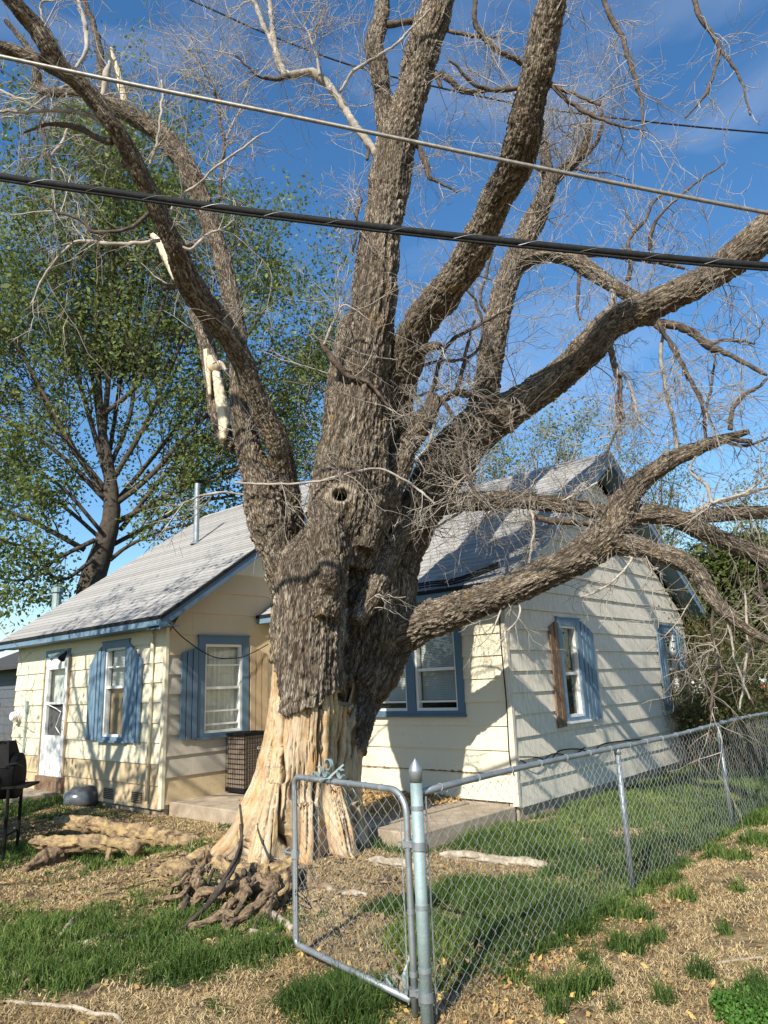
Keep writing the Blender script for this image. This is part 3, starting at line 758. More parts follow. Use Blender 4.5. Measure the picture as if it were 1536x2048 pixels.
# middle wall: plane b=0, a from -4.37 to 0, faces -b
mzs = [0.19, 0.505, 0.772, 1.058, 1.337, 1.621, 1.899, 2.174, 2.45, 2.66]
mo = (-2.40, -0.66, 1.19, 2.40)
wall((0, 0, 0), X3, -Y3, mzs, lambda z: -4.355, lambda z: -0.002, [mo], lambda k, s, z: 'cream_mid', 4.9, 4, proud=.026)
window((0, 0, 0), X3, -Y3, *mo, dict(mid=.5, mullion=[-1.53], upper=('blind', 'blind'), lower=('blind', 'blind'), low_rail=True, cw=.10, sill='blue'), 3)
mb = MB(); xs_ = np.arange(-2.6, -.12, .035); V = []; rr = random.Random(4)
for x in xs_:
    k = .3 + 1.6 * math.exp(-((x + .95) / .35) ** 2) + .7 * math.exp(-((x + 2.2) / .3) ** 2); u_ = abs(rr.gauss(0, .008)) * k + .001
    V += [(x, -.0285, .497 - .4 * u_), (x, -.0285, .500 + u_)]
mb.add(V, [(2 * i, 2 * i + 2, 2 * i + 3, 2 * i + 1) for i in range(len(xs_) - 1)]); obj('peeled_edge', mb, 'browned', house)
# left wing gable: plane a=-4.37, b from -2.02 to 6.42, apex 2.2
WX, WB0, WB1, WAP, WSL = -4.37, -2.02, 6.42, 2.20, 0.69
wl_lo = lambda z: WB0 if z <= 2.60 else WB0 + (z - 2.60) / WSL
wl_hi = lambda z: min(-0.0, WB1) if z <= 2.75 else WB1 - (z - 2.6) / WSL
def wmat(k, s, z): return 'tan' if z < .40 else ('greige' if z < 2.1 else ('beige' if z < 3.2 else 'cream_mid'))
lz = [0.12, 0.47, 0.75, 1.03, 1.305, 1.58, 1.855, 2.13, 2.42, 2.745, 3.07, 3.39, 3.71, 4.0, 4.3, 4.6, 4.9, 5.2, 5.45]
lop = (WB0 + .50, WB0 + 1.42, .96, 2.41)
wall((WX, 0, 0), Y3, X3, lz, wl_lo, lambda z: 0.0 if z < 2.75 else min(6.3, WB1 - (z - 2.6) / WSL), [lop], wmat, 5.0, 5, proud=.028)
window((WX, 0, 0), Y3, X3, *lop, dict(mid=.5, rails=[.24, .76], upper='curtain', lower='curtain', low_rail=True, cw=.12), 5)
shutter((WX, 0, 0), Y3, X3, WB0 + .21, WB0 + .49, .95, 2.24, 3, .03, 'blue', +1)
shutter((WX, 0, 0), Y3, X3, WB0 + 1.44, WB0 + 1.78, .97, 2.28, 3, .05, 'tanwood', -1)
# left wall: plane b=-2.02, a from -9.5 to -4.37
zl = [0.06, 0.364, 0.643, 0.93, 1.20, 1.48, 1.756, 2.033, 2.31, 2.60]
LW = np.array([WX, WB0, 0.0])
door_o = (-3.87, -2.96, 0.28, 2.40); wo = (-1.82, -0.99, .94, 2.42)
def lmat(k, s, z): return 'tan' if z < .60 else 'cream'
wall(LW, X3, -Y3, zl, lambda z: -5.13, lambda z: -0.002, [door_o, wo], lmat, 4.2, 6, proud=.026)
window(LW, X3, -Y3, *wo, dict(mid=.55, upper='blind', lower='cardboard', rails=[.78], cw=.10), 7, 'blue_lt')
shutter(LW, X3, -Y3, -2.20, -1.83, .94, 2.36, 4, .075, 'blue_lt', +1)
shutter(LW, X3, -Y3, -.975, -.58, .92, 2.36, 4, .07, 'blue_lt', -1)
# storm door
def lb(mb, a, b, c, d, o0, o1):
    q = lambda s, z, o: (LW[0] + s, LW[1] - o, z)
    mb.hexa([q(a, c, o0), q(b, c, o0), q(b, c, o1), q(a, c, o1), q(a, d, o0), q(b, d, o0), q(b, d, o1), q(a, d, o1)])
mb = MB(); lb(mb, -3.85, -3.73, .33, 2.26, -.02, .03); lb(mb, -3.10, -2.98, .33, 2.26, -.02, .03); lb(mb, -3.73, -3.10, 2.08, 2.26, -.02, .03)
lb(mb, -3.73, -3.10, .33, .98, -.015, .028); lb(mb, -3.73, -3.10, 1.49, 1.53, -.015, .029)
dr = obj('door', mb, 'white', house)
mb = MB(); lb(mb, -3.87, -2.94, 2.26, 2.41, -.05, .04); obj('header', mb, 'blue_lt', dr)
mb = MB(); lb(mb, -2.975, -2.92, .28, 2.26, -.05, .045); lb(mb, -3.89, -3.86, .28, 2.26, -.05, .045); obj('door_jamb', mb, 'tanwood', dr)
mb = MB(); lb(mb, -3.90, -2.90, .10, .325, -.02, .07); obj('threshold', mb, 'browned', dr)
mb = MB(); lb(mb, -3.73, -3.10, .98, 1.49, -.03, -.026); obj('screen_panel', mb, 'screen', dr)
mb = MB(); lb(mb, -3.73, -3.10, 1.53, 2.08, -.016, -.012); obj('glass_pane', mb, 'glass', dr)
mb = MB(); lb(mb, -3.86, -2.97, .30, 2.28, -.12, -.10); lb(mb, -3.55, -3.2, 1.5, 1.95, -.1, -.09); obj('inner_door', mb, 'white', dr)
mb = MB(); q = lambda s, z, o: np.array((LW[0] + s, LW[1] - o, z))
mb.tube([q(-3.72, 1.50, .035), q(-3.30, 1.42, .05), q(-3.12, 1.36, .045)], .009, 6); mb.tube([q(-3.13, 1.36, .045), q(-3.30, 1.12, .04), q(-3.12, 1.0, .035)], .008, 6); obj('bent_screen_frame', mb, 'white', dr)
mb = MB(); mb.tube([q(-3.05, 1.08, .03), q(-3.05, 1.09, .06), q(-3.05, 1.22, .06), q(-3.05, 1.23, .03)], .008, 6); obj('handle', mb, 'galv', dr)
# far left wall of the wing, back walls, foundation
mb = MB(); mb.bx(np.array((-9.5, -2.02, .06)), np.array((-9.38, 6.42, 2.6))); mb.bx(np.array((-9.38, 6.3, .06)), np.array((-4.5, 6.42, 2.6)))
mb.bx(np.array((-4.5, 6.1, .06)), np.array((-.12, 6.2, 2.6)))
for x0 in (-9.5, -4.6):
    mb.add([(x0, -2.02, 2.6), (x0, 6.42, 2.6), (x0, 2.2, 5.50), (x0 + .1, -2.02, 2.6), (x0 + .1, 6.42, 2.6), (x0 + .1, 2.2, 5.50)], [(0, 1, 2), (3, 5, 4), (0, 3, 4, 1), (1, 4, 5, 2), (2, 5, 3, 0)])
obj('back_wall', mb, 'cream', house)
mb = MB(); mb.bx(np.array((-.14, 0.02, -.25)), np.array((-.012, 6.2, .13))); mb.bx(np.array((-4.36, .01, -.2)), np.array((-.14, .13, .185))); mb.bx(np.array((-9.45, -2.0, -.25)), np.array((-4.38, -1.9, .058)))
mb.bx(np.array((-4.47, -2.0, -.2)), np.array((-4.385, 0, .118))); obj('foundation', mb, 'concrete', house)
# corner boards
mb = MB(); mb.bx(np.array((-.045, -.040, .15)), np.array((-.003, -.0265, 2.62))); mb.bx(np.array((-.004, -.038, .15)), np.array((.032, .012, 2.62))); obj('corner_board', mb, 'shake', house)
mb = MB(); mb.bx(np.array((WX - .05, WB0 - .040, .08)), np.array((WX - .003, WB0 - .0265, 2.58))); mb.bx(np.array((WX - .004, WB0 - .038, .08)), np.array((WX + .032, WB0 + .012, 2.58))); obj('corner_board', mb, 'cream', house)
# pipe on the left wall
mb = MB(); mb.tube([(WX - .30, WB0 - .06, 2.52), (WX - .30, WB0 - .055, 1.4), (WX - .31, WB0 - .06, .16)], .024, 10); dp = obj('wall_pipe', mb, 'cream', house, True)
# meter, conduit
mb = MB(); c = np.array((-9.20, -2.04, 1.30)); mb.tube([c, c - (0, .05, 0)], .105, 20); mb.tube([c - (0, .05, 0), c - (0, .15, 0), c - (0, .165, 0)], [.085, .08, .06], 20); mt = obj('electric_meter', mb, 'white', house, False)
mb = MB(); mb.box(c - (0, .158, -.01), (.05, .012, .02)); mb.box(c - (0, .158, .04), (.05, .012, .012)); obj('meter_dial', mb, 'black', mt)
mb = MB(); mb.box((-8.87, -2.06, 1.46), (.07, .05, .20)); mb.tube([(-8.87, -2.07, 1.4), (-8.87, -2.07, .65), (-8.90, -2.07, .56), (-9.0, -2.07, .52), (-9.45, -2.07, .52)], .018, 8); obj('conduit', mb, 'galv_old', house, False)
# flood light
mb = MB(); mb.box((-7.42, -2.06, 2.36), (.12, .03, .09)); fl_ = obj('flood_light', mb, 'galv_old', house)
for dx, ax in ((-.16, (-.35, -.75, -.45)), (.14, (.25, -.6, -.7))):
    ax = np.array(ax) / np.linalg.norm(ax); b = np.array((-7.42 + dx, -2.14, 2.33)); mb = MB()
    mb.tube([(-7.42, -2.08, 2.37), b], .010, 6); mb.tube([b, b + ax * .05, b + ax * .11, b + ax * .15], [.022, .03, .055, .062], 12); obj('lamp_head', mb, 'black' if dx > 0 else 'galv_old', fl_, True)
# foundation vents
for a_ in (-4.99, -5.80):
    mb = MB(); mb.bx(np.array((a_ - .16, -2.045, .10)), np.array((a_ + .16, -2.032, .27)))
    v = obj('foundation_vent', mb, 'tanwood', house); mb = MB()
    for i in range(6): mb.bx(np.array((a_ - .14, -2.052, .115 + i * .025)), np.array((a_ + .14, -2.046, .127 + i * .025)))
    obj('vent_slot_shade', mb, 'shadowgap', v)  # dark strips painted as the shade inside the vent slots
# drooping cable from the wing corner past the gable window and low cables on the right wall
def curve_cable(name, pts, r, m, par=None, lab=None):
    p = smooth_path([(*a, r) for a in pts], .04); mb = MB(); mb.tube(p[:, :3], r, 6); return obj(name, mb, m, par, True, label=lab)
curve_cable('wall_cable', [(WX + .28, -2.20, 2.58), (WX + .17, -1.85, 2.35), (WX + .15, -1.35, 2.10), (WX + .15, -.9, 2.08), (WX + .12, -.6, 2.16), (WX + .08, -.25, 2.30)], .008, 'rubber', house, 'thin black cable sagging across the blue framed window')
curve_cable('wall_cable', [(.05, .02, .70), (.05, .4, .66), (.06, .7, .60), (.05, 1.0, .68), (.05, 1.5, .66), (.06, 1.9, .58), (.05, 2.3, .66), (.05, 3.6, .62)], .008, 'rubber', house)
curve_cable('wall_cable', [(.05, .04, .66), (.06, .35, .56), (.05, .8, .66), (.06, 1.3, .60), (.05, 1.7, .66)], .007, 'rubber', house)
curve_cable('corner_cable', [(-.03, -.045, 2.60), (-.04, -.05, 2.0), (-.03, -.05, 1.3), (-.045, -.05, .7), (0.0, -.05, .5)], .007, 'rubber', house)
# service cables along the middle eave
for k, zz in enumerate((0, .03, .055)):
    curve_cable('eave_cable', [(-3.2, -.48, 2.72 + zz), (-2.2, -.50, 2.70 + zz), (-1.5, -.50, 2.73 + zz * 1.2), (-.9, -.46, 2.80 + zz), (-.4, -.42, 2.80 + zz), (.2, -.36, 2.92 + zz)], .012, 'rubber', house)

# ---- roofs
def roof(x0, x1, yE, zE, yR, slope, exp, tabw, single_from, th=.012, drop=0.0):
    """shingled plane rising from the eave (yE) to the ridge (yR)"""
    sg = 1 if yR > yE else -1
    ux = X3; us = np.array([0, sg * 1.0, slope]); us /= np.linalg.norm(us); un = np.cross(ux, us) * sg; un /= np.linalg.norm(un)
    Ls = abs(yR - yE) * math.hypot(1, slope)
    e = np.array([0, yE, zE])
    mb = MB(); p = lambda x, s, o: np.array([x, 0, 0]) + e + us * s + un * o
    mb.hexa([p(x0, 0, -.04), p(x1, 0, -.04), p(x1, Ls, -.04), p(x0, Ls, -.04), p(x0, 0, -.004), p(x1, 0, -.004), p(x1, Ls, -.004), p(x0, Ls, -.004)] if sg > 0 else
            [p(x0, Ls, -.04), p(x1, Ls, -.04), p(x1, 0, -.04), p(x0, 0, -.04), p(x0, Ls, -.004), p(x1, Ls, -.004), p(x1, 0, -.004), p(x0, 0, -.004)])
    rf = obj('roof', mb, 'underlay', house)
    def slab(m, xa, xb, s, rs=0):
        m.add([p(xa, s, 0.000), p(xb, s, 0.000), p(xb, s, th), p(xa, s, th), p(xa, s + exp * 1.25, -.003), p(xb, s + exp * 1.25, -.003), p(xb, s + exp * 1.25, .001), p(xa, s + exp * 1.25, .001)],
              [(3, 2, 1, 0), (4, 5, 6, 7), (0, 1, 5, 4), (1, 2, 6, 5), (2, 3, 7, 6), (3, 0, 4, 7)])
    n = int(Ls / exp); return rf, p, slab, n, us, un
def shingled(x0, x1, yE, zE, yR, slope, mode, seed, xs_from=None, exp=.132):
    rf, p, slab, n, us, un = roof(x0, x1, yE, zE, yR, slope, exp, .305, xs_from)
    rs = random.Random(seed); rest = MB(); cnt = 0; shared = {}
    for k in range(n):
        s = k * exp; x = x1 + rs.random() * .1; off = (k % 2) * .1525 + rs.uniform(-.02, .02); xa = x1 - off
        edges = [x1]; 
        while xa > x0: edges.append(xa); xa -= .305
        edges.append(x0); row = MB()
        for b, a in zip(edges[:-1], edges[1:]):
            if b - a < .02: continue
            if mode == 'single' and (a + b) / 2 > xs_from and k < n - 1 and cnt < 298:
                wkey = round(b - a - .008, 2)
                if wkey not in shared:
                    m = MB(); m.add([(0, 0, 0), (wkey, 0, 0), (wkey, 0, .012), (0, 0, .012), (0, exp * 1.25, -.003), (wkey, exp * 1.25, -.003), (wkey, exp * 1.25, .001), (0, exp * 1.25, .001)],
                                    [(3, 2, 1, 0), (4, 5, 6, 7), (0, 1, 5, 4), (1, 2, 6, 5), (2, 3, 7, 6), (3, 0, 4, 7)]); shared[wkey] = m.mesh('shingle', 'shingle')
                o = link('shingle', shared[wkey], house); c = p(a + .004, s, rs.uniform(0, .003))
                o.matrix_local = Matrix(((1, us[0], un[0], c[0]), (0, us[1], un[1], c[1]), (0, us[2], un[2], c[2]), (0, 0, 0, 1))); cnt += 1
            else: slab(row if mode == 'course' else rest, a + .004, b - .004, s + rs.uniform(-.003, .003))
        if mode == 'course': obj('shingle_course', row, 'shingle', house)
    if rest.v: obj('shingles', rest, 'shingle', house, kind='stuff')
    return p
RZ = 2.75
shingled(-4.35, .30, -.42, RZ, 3.10, GSL, 'single', 21, -2.75)
shingled(-4.35, .30, 6.62, RZ, 3.10, GSL, 'rest', 22)
shingled(-9.75, -4.07, -2.34, 2.645, 2.20, WSL, 'course', 23)
shingled(-9.75, -4.07, 6.74, 2.645, 2.20, WSL, 'rest', 24)
# ridge caps
for (x0, x1, yr, zr) in ((-4.3, .31, 3.10, RZ + GSL * 3.52 + .012), (-9.75, -4.06, 2.2, 2.645 + WSL * 4.54 + .012)):
    x = x0
    while x < x1 - .05:
        m = MB(); e_ = min(x + .15, x1)
        for sg in (-1, 1):
            m.hexa([(x, yr, zr), (e_ - .004, yr, zr), (e_ - .004, yr + sg * .14, zr - .095), (x, yr + sg * .14, zr - .095), (x, yr, zr + .02), (e_ - .004, yr, zr + .012), (e_ - .004, yr + sg * .145, zr - .085), (x, yr + sg * .145, zr - .08)])
        obj('ridge_cap', m, 'shingle', house); x += .15
# fascia boards (rakes and eaves)
def board(mb, a, b, hgt, th_, out):
    a, b, out = np.array(a, float), np.array(b, float), np.array(out, float) * th_; dn = np.array([0, 0, -hgt])
    mb.hexa([a + dn, b + dn, b + dn + out, a + dn + out, a, b, b + out, a + out])
def rake(x, yE, yR, zE, slope, out, names=('blue', 'underlay')):
    z = lambda y: zE + slope * abs(y - yE) - .045
    mb = MB(); board(mb, (x, yE, z(yE)), (x, yR, z(yR)), .145, .022, out); f_ = obj('rake_board', mb, names[0], house)
    mb = MB(); board(mb, (x, yE, z(yE) + .040), (x, yR, z(yR) + .040), .055, .034, out); obj('drip_edge', mb, names[1], f_)
    o3 = np.array(out, float)
    mb = MB(); ins = .32 * np.array(out, float)       # soffit under the rake
    a, b = np.array((x, yE, z(yE) - .13)), np.array((x, yR, z(yR) - .13))
    mb.hexa([a - ins, b - ins, b, a, a - ins + (0, 0, .01), b - ins + (0, 0, .01), b + (0, 0, .01), a + (0, 0, .01)]); obj('soffit', mb, names[0], f_)
rake(.29, -.42, 3.10, RZ, GSL, (1, 0, 0), ('blue_lt', 'shingle')); rake(.29, 6.62, 3.10, RZ, GSL, (1, 0, 0), ('blue_lt', 'shingle'))
rake(WX + .30, -2.34, 2.20, 2.645, WSL, (1, 0, 0), ('blue', 'rubber')); rake(WX + .30, 6.74, 2.20, 2.645, WSL, (1, 0, 0), ('blue', 'rubber'))
rake(-9.75, -2.34, 2.20, 2.645, WSL, (-1, 0, 0))
def eave(x0, x1, y, z, yw, mats):
    mb = MB(); board(mb, (x0, y, z - .045), (x1, y, z - .045), .085, .02, (0, -1, 0)); f_ = obj('eave_board', mb, mats[0], house)
    mb = MB(); board(mb, (x0, y - .001, z + .004), (x1, y - .001, z + .004), .048, .036, (0, -1, 0)); obj('drip_edge', mb, mats[1], f_)
    mb = MB(); mb.bx(np.array((x0, y, z - .13)), np.array((x1, yw, z - .12))); obj('soffit', mb, mats[0], f_)
eave(-9.75, WX + .318, -2.34, 2.645, WB0, ('blue_lt', 'rubber'))
eave(-4.34, .308, -.42, RZ, 0, ('blue_lt', 'rubber'))
# vent pipes
def vpipe(px, py, h_, r, m, n0, nn, cap=False):
    q_ = wallpt(px, py, n0, nn); mb = MB(); mb.tube([q_ - (0, 0, .1), q_ + (0, 0, h_)], r, 12); o = obj('vent_pipe', mb, m, house, False)
    fl = MB(); fl.tube([q_ + (0, 0, -.02), q_ + (0, 0, .05)], [r * 2.2, r * 1.1], 12); obj('flashing', fl, m, o)
    if cap: c_ = MB(); c_.tube([q_ + (0, 0, h_ - .03), q_ + (0, 0, h_ + .02), q_ + (0, 0, h_ + .05), q_ + (0, 0, h_ + .13)], [r * .7, r * 1.4, r * 1.4, r * 1.1], 12); obj('pipe_cap', c_, m, o)
nrm_w = -WSL * dB + np.array([0, 0, 1.0])
vpipe(392, 1087, 1.25, .055, 'galv', H(-7, -2.34, 2.645), nrm_w)
# porch slabs: poured concrete, part of the ground
def slab_(name, c0, c1, z0, z1, lab=None):
    mb = MB(); a0, b0 = c0; a1, b1 = c1
    mb.hexa([H(a0, b0, z0), H(a1, b0, z0), H(a1, b1, z0), H(a0, b1, z0), H(a0, b0, z1), H(a1, b0, z1), H(a1, b1, z1), H(a0, b1, z1)])
    o = obj(name, mb, 'concrete'); bv = o.modifiers.new('bevel', 'BEVEL'); bv.width = .012; bv.segments = 2
    o['kind'] = 'structure'; return o
slab_('porch_slab', (-4.36, -1.92), (-.68, -.03), -.3, .155)
slab_('step_slab', (-.62, -1.84), (-.03, -.03), -.3, .15)
slab_('door_slab', (-9.1, -2.75), (-7.45, -2.03), -.3, .10)
# ------------------------------------------------------------------ the big old tree
K, D_ = 7.25, 8.25           # distance of the pale front column and of the dark rear stem
LIMBS = {
 'trunk': [[(590, 1790, 112, 7.33), (585, 1700, 106, 7.33), (588, 1610, 96, 7.33), (595, 1520, 87, 7.3), (606, 1420, 81, 7.28), (612, 1330, 80, K), (618, 1230, 79, K), (624, 1145, 76, K), (655, 1080, 54, K)],
   [(700, 1210, 44, 7.6), (716, 1120, 42, 7.6), (732, 1020, 38, 7.55), (745, 940, 30, 7.5)],
   [(700, 1700, 55, 7.8), (682, 1600, 52, 7.85), (685, 1520, 48, 7.95), (697, 1450, 52, 8.05), (712, 1390, 60, D_), (738, 1330, 72, D_), (757, 1270, 78, D_), (765, 1210, 72, D_), (770, 1150, 66, D_), (775, 1100, 56, D_)],
   [(640, 1790, 70, 7.5), (650, 1690, 66, 7.5), (648, 1590, 55, 7.5), (655, 1500, 55, 7.55), (665, 1400, 50, 7.5)],
   # root flares
   [(535, 1540, 30, 7.15), (512, 1610, 38, 7.15), (486, 1670, 40, 7.2), (445, 1712, 36, 7.3), (395, 1738, 26, 7.4), (350, 1752, 16, 7.5)],
   [(560, 1560, 36, 7.0), (545, 1640, 40, 6.95), (528, 1710, 38, 6.9), (515, 1765, 30, 6.8)],
   [(610, 1600, 36, 7.0), (612, 1680, 40, 6.92), (610, 1745, 36, 6.85), (602, 1790, 28, 6.7)],
   [(665, 1570, 26, 7.2), (676, 1640, 34, 7.15), (690, 1700, 34, 7.1), (712, 1748, 26, 7.05), (745, 1772, 14, 7.0)],
   [(700, 1600, 24, 7.6), (715, 1670, 28, 7.55), (740, 1715, 22, 7.5), (780, 1740, 12, 7.4)],
   [(645, 1010, 30, 7.1), (655, 1080, 42, 6.98), (652, 1160, 44, 6.97), (648, 1230, 36, 7.0)],
   [(668, 965, 34, 7.12), (682, 985, 36, 7.06), (690, 1010, 28, 7.1)],
   [(655, 1120, 22, 6.78), (660, 1150, 24, 6.74), (664, 1175, 18, 6.8)]],
 'centre': [[(670, 1130, 60, 7.3), (688, 1010, 72, K), (702, 900, 69, K), (717, 800, 60, K), (730, 700, 55, K), (748, 600, 48, K), (757, 500, 45, K), (774, 400, 41, K), (789, 300, 40, K), (820, 200, 34, K), (846, 100, 36, K), (868, 30, 36, K), (892, -60, 34, K)],
   [(786, 300, 30, K), (768, 230, 20, K), (765, 190, 18, K), (756, 130, 20, K), (748, 85, 20, K), (763, 30, 16, K), (766, -60, 14, K)],
   [(640, 1080, 26, 7.3), (660, 960, 30, 7.35), (672, 850, 30, 7.4), (680, 760, 26, 7.4), (700, 640, 20, 7.35)],
   [(722, 1100, 30, 7.15), (742, 1000, 34, 7.2), (748, 900, 30, 7.2), (752, 800, 24, 7.2)]],
 'right_upright': [[(745, 1090, 42, 7.95), (768, 980, 38, 7.85), (780, 880, 36, 7.75), (796, 790, 35, 7.6), (812, 720, 37, 7.4), (830, 665, 36, 7.2), (862, 618, 36, 7.0), (900, 575, 36, 6.75), (936, 520, 36, 6.5), (966, 460, 34, 6.25), (992, 400, 34, 6.0), (1026, 340, 36, 5.75), (1048, 275, 38, 5.5), (1058, 215, 35, 5.35), (1076, 130, 34, 5.15), (1092, 50, 32, 5.0), (1110, -20, 30, 4.85), (1125, -90, 28, 4.7)],
   [(812, 715, 18, 7.4), (845, 700, 13, 7.2), (870, 692, 11, 7.1), (882, 694, 8, 7.05)]],
 'inner_right': [[(715, 1130, 32, 7.4), (742, 1060, 32, 7.4), (776, 985, 28, 7.45), (798, 935, 27, 7.5), (815, 893, 25, 7.5), (838, 862, 21, 7.5), (862, 820, 17, 7.5), (870, 790, 12, 7.5)],
   [(712, 1245, 20, 7.25), (745, 1180, 27, 7.4), (772, 1120, 27, 7.6), (800, 1072, 22, 7.7), (830, 1030, 14, 7.8)]],
 'great_right': [[(768, 1190, 62, D_), (790, 1120, 56, D_), (818, 1062, 50, D_), (845, 1010, 46, D_), (885, 940, 50, D_), (925, 890, 52, 8.1), (965, 850, 48, 8.0), (1010, 825, 40, 7.85), (1060, 792, 35, 7.75), (1120, 750, 33, 7.6), (1172, 702, 33, 7.4), (1212, 656, 33, 7.3), (1260, 630, 32, 7.2), (1315, 606, 31, 7.1), (1385, 572, 31, 7.0), (1450, 532, 31, 6.9), (1502, 490, 33, 6.8), (1548, 455, 36, 6.8), (1620, 400, 34, 6.7), (1730, 330, 30, 6.55), (1860, 270, 24, 6.4), (1990, 180, 17, 6.3), (2090, 60, 9, 6.2)]],
 'second_upright': [[(935, 890, 36, 8.1), (960, 830, 33, 8.05), (974, 770, 28, 8.0), (984, 700, 27, 7.9), (997, 630, 26, 7.9), (1014, 562, 25, 7.9), (1046, 485, 25, 7.9), (1078, 420, 22, 7.9), (1096, 375, 18, 7.9), (1092, 330, 12, 7.9), (1090, 285, 8, 7.9)],
   [(1090, 395, 14, 7.9), (1112, 355, 13, 7.9), (1145, 325, 13, 7.9), (1172, 285, 9, 7.9), (1178, 240, 6, 7.9)],
   [(1030, 530, 22, 7.9), (1062, 513, 19, 7.85), (1100, 508, 17, 7.8), (1138, 514, 18, 7.7), (1165, 530, 18, 7.6), (1200, 555, 17, 7.5), (1228, 572, 15, 7.45), (1275, 600, 14, 7.35)]],
 'low_right': [[(745, 1290, 56, 8.2), (800, 1266, 46, 8.1), (850, 1243, 38, 8.0), (900, 1225, 35, 7.9), (960, 1203, 33, 7.8), (1020, 1180, 32, 7.7), (1080, 1152, 32, 7.65), (1140, 1122, 33, 7.6), (1190, 1092, 37, 7.6), (1222, 1060, 34, 7.55), (1245, 1010, 27, 7.5), (1275, 970, 22, 7.5), (1312, 940, 20, 7.4), (1352, 915, 18, 7.4), (1400, 895, 15, 7.3), (1440, 880, 12, 7.3), (1500, 862, 6, 7.2)],
   [(1205, 1082, 30, 7.6), (1260, 1090, 24, 7.5), (1310, 1104, 21, 7.4), (1358, 1120, 22, 7.3), (1396, 1150, 20, 7.3), (1422, 1190, 16, 7.2), (1452, 1226, 13, 7.1), (1500, 1262, 11, 7.0), (1570, 1295, 8, 6.9)],
   [(1228, 1045, 24, 7.55), (1290, 1028, 21, 7.6), (1345, 1035, 21, 7.6), (1400, 1060, 20, 7.6), (1460, 1085, 18, 7.6), (1536, 1116, 17, 7.6), (1620, 1150, 15, 7.6)],
   [(1340, 1036, 13, 7.6), (1400, 1034, 15, 7.7), (1470, 1026, 15, 7.8), (1550, 1024, 14, 7.9), (1640, 1020, 12, 8.0)]],
 'left': [[(588, 1200, 46, 7.3), (560, 1110, 40, 7.25), (540, 1040, 46, 7.25), (520, 970, 38, 7.2), (500, 910, 28, 7.2), (487, 850, 23, 7.2), (478, 790, 20, 7.2), (476, 740, 17, 7.2), (480, 700, 16, 7.4), (472, 650, 19, 7.5), (463, 600, 20, 7.6), (453, 550, 18, 7.6), (439, 500, 18, 7.6), (422, 450, 19, 7.6), (402, 400, 20, 7.6), (382, 350, 21, 7.6), (360, 312, 22, 7.6), (322, 270, 22, 7.6), (284, 243, 19, 7.6), (250, 224, 18, 7.55), (208, 196, 15, 7.5), (160, 186, 9, 7.5), (110, 185, 9, 7.5), (78, 176, 10, 7.5), (70, 130, 8, 7.4), (52, 90, 7, 7.4), (10, 40, 5, 7.4)],
   [(470, 895, 14, 7.35), (452, 880, 17, 7.45), (434, 820, 19, 7.5), (425, 750, 19, 7.55), (414, 690, 18, 7.6), (392, 620, 15, 7.65)]],
 'left_dark': [[(588, 1130, 32, 7.5), (576, 1040, 30, 7.4), (568, 960, 27, 7.3), (560, 900, 26, 7.1), (538, 850, 25, 6.95), (508, 785, 24, 6.75), (486, 725, 24, 6.6), (462, 680, 26, 6.45), (434, 640, 28, 6.3), (400, 598, 28, 6.1), (371, 550, 25, 5.9), (353, 500, 22, 5.7), (328, 450, 20, 5.55), (307, 400, 20, 5.4), (281, 350, 20, 5.25), (256, 300, 19, 5.1), (226, 250, 19, 4.95), (194, 205, 18, 4.85), (160, 165, 17, 4.75), (122, 134, 17, 4.65), (95, 90, 19, 4.55), (72, 55, 19, 4.5), (42, 22, 18, 4.4), (8, -20, 16, 4.3)],
   [(170, 180, 15, 4.8), (125, 145, 15, 4.75), (80, 122, 14, 4.7), (40, 106, 13, 4.7), (0, 93, 13, 4.65), (-60, 70, 12, 4.6)]],
 'rear_right': [[(860, 1010, 30, 8.25), (905, 1006, 22, 8.2), (960, 1002, 21, 8.1), (1020, 1000, 19, 8.1), (1080, 1005, 18, 8.1), (1140, 1010, 17, 8.0), (1190, 1021, 17, 7.9), (1235, 1036, 15, 7.8)]],
}
tree = thing('old_tree', 'huge old half dead tree with bare golden wood at its base', 'tree', (float(TREE[0]), float(TREE[1]), 0.0))
TORG = np.array([TREE[0], TREE[1], 0.0])
PATHS = []                                            # (limb name, smoothed path)
for nm, ls in LIMBS.items():
    for l in ls:
        PATHS.append((nm, smooth_path(px_path(l), .07)))
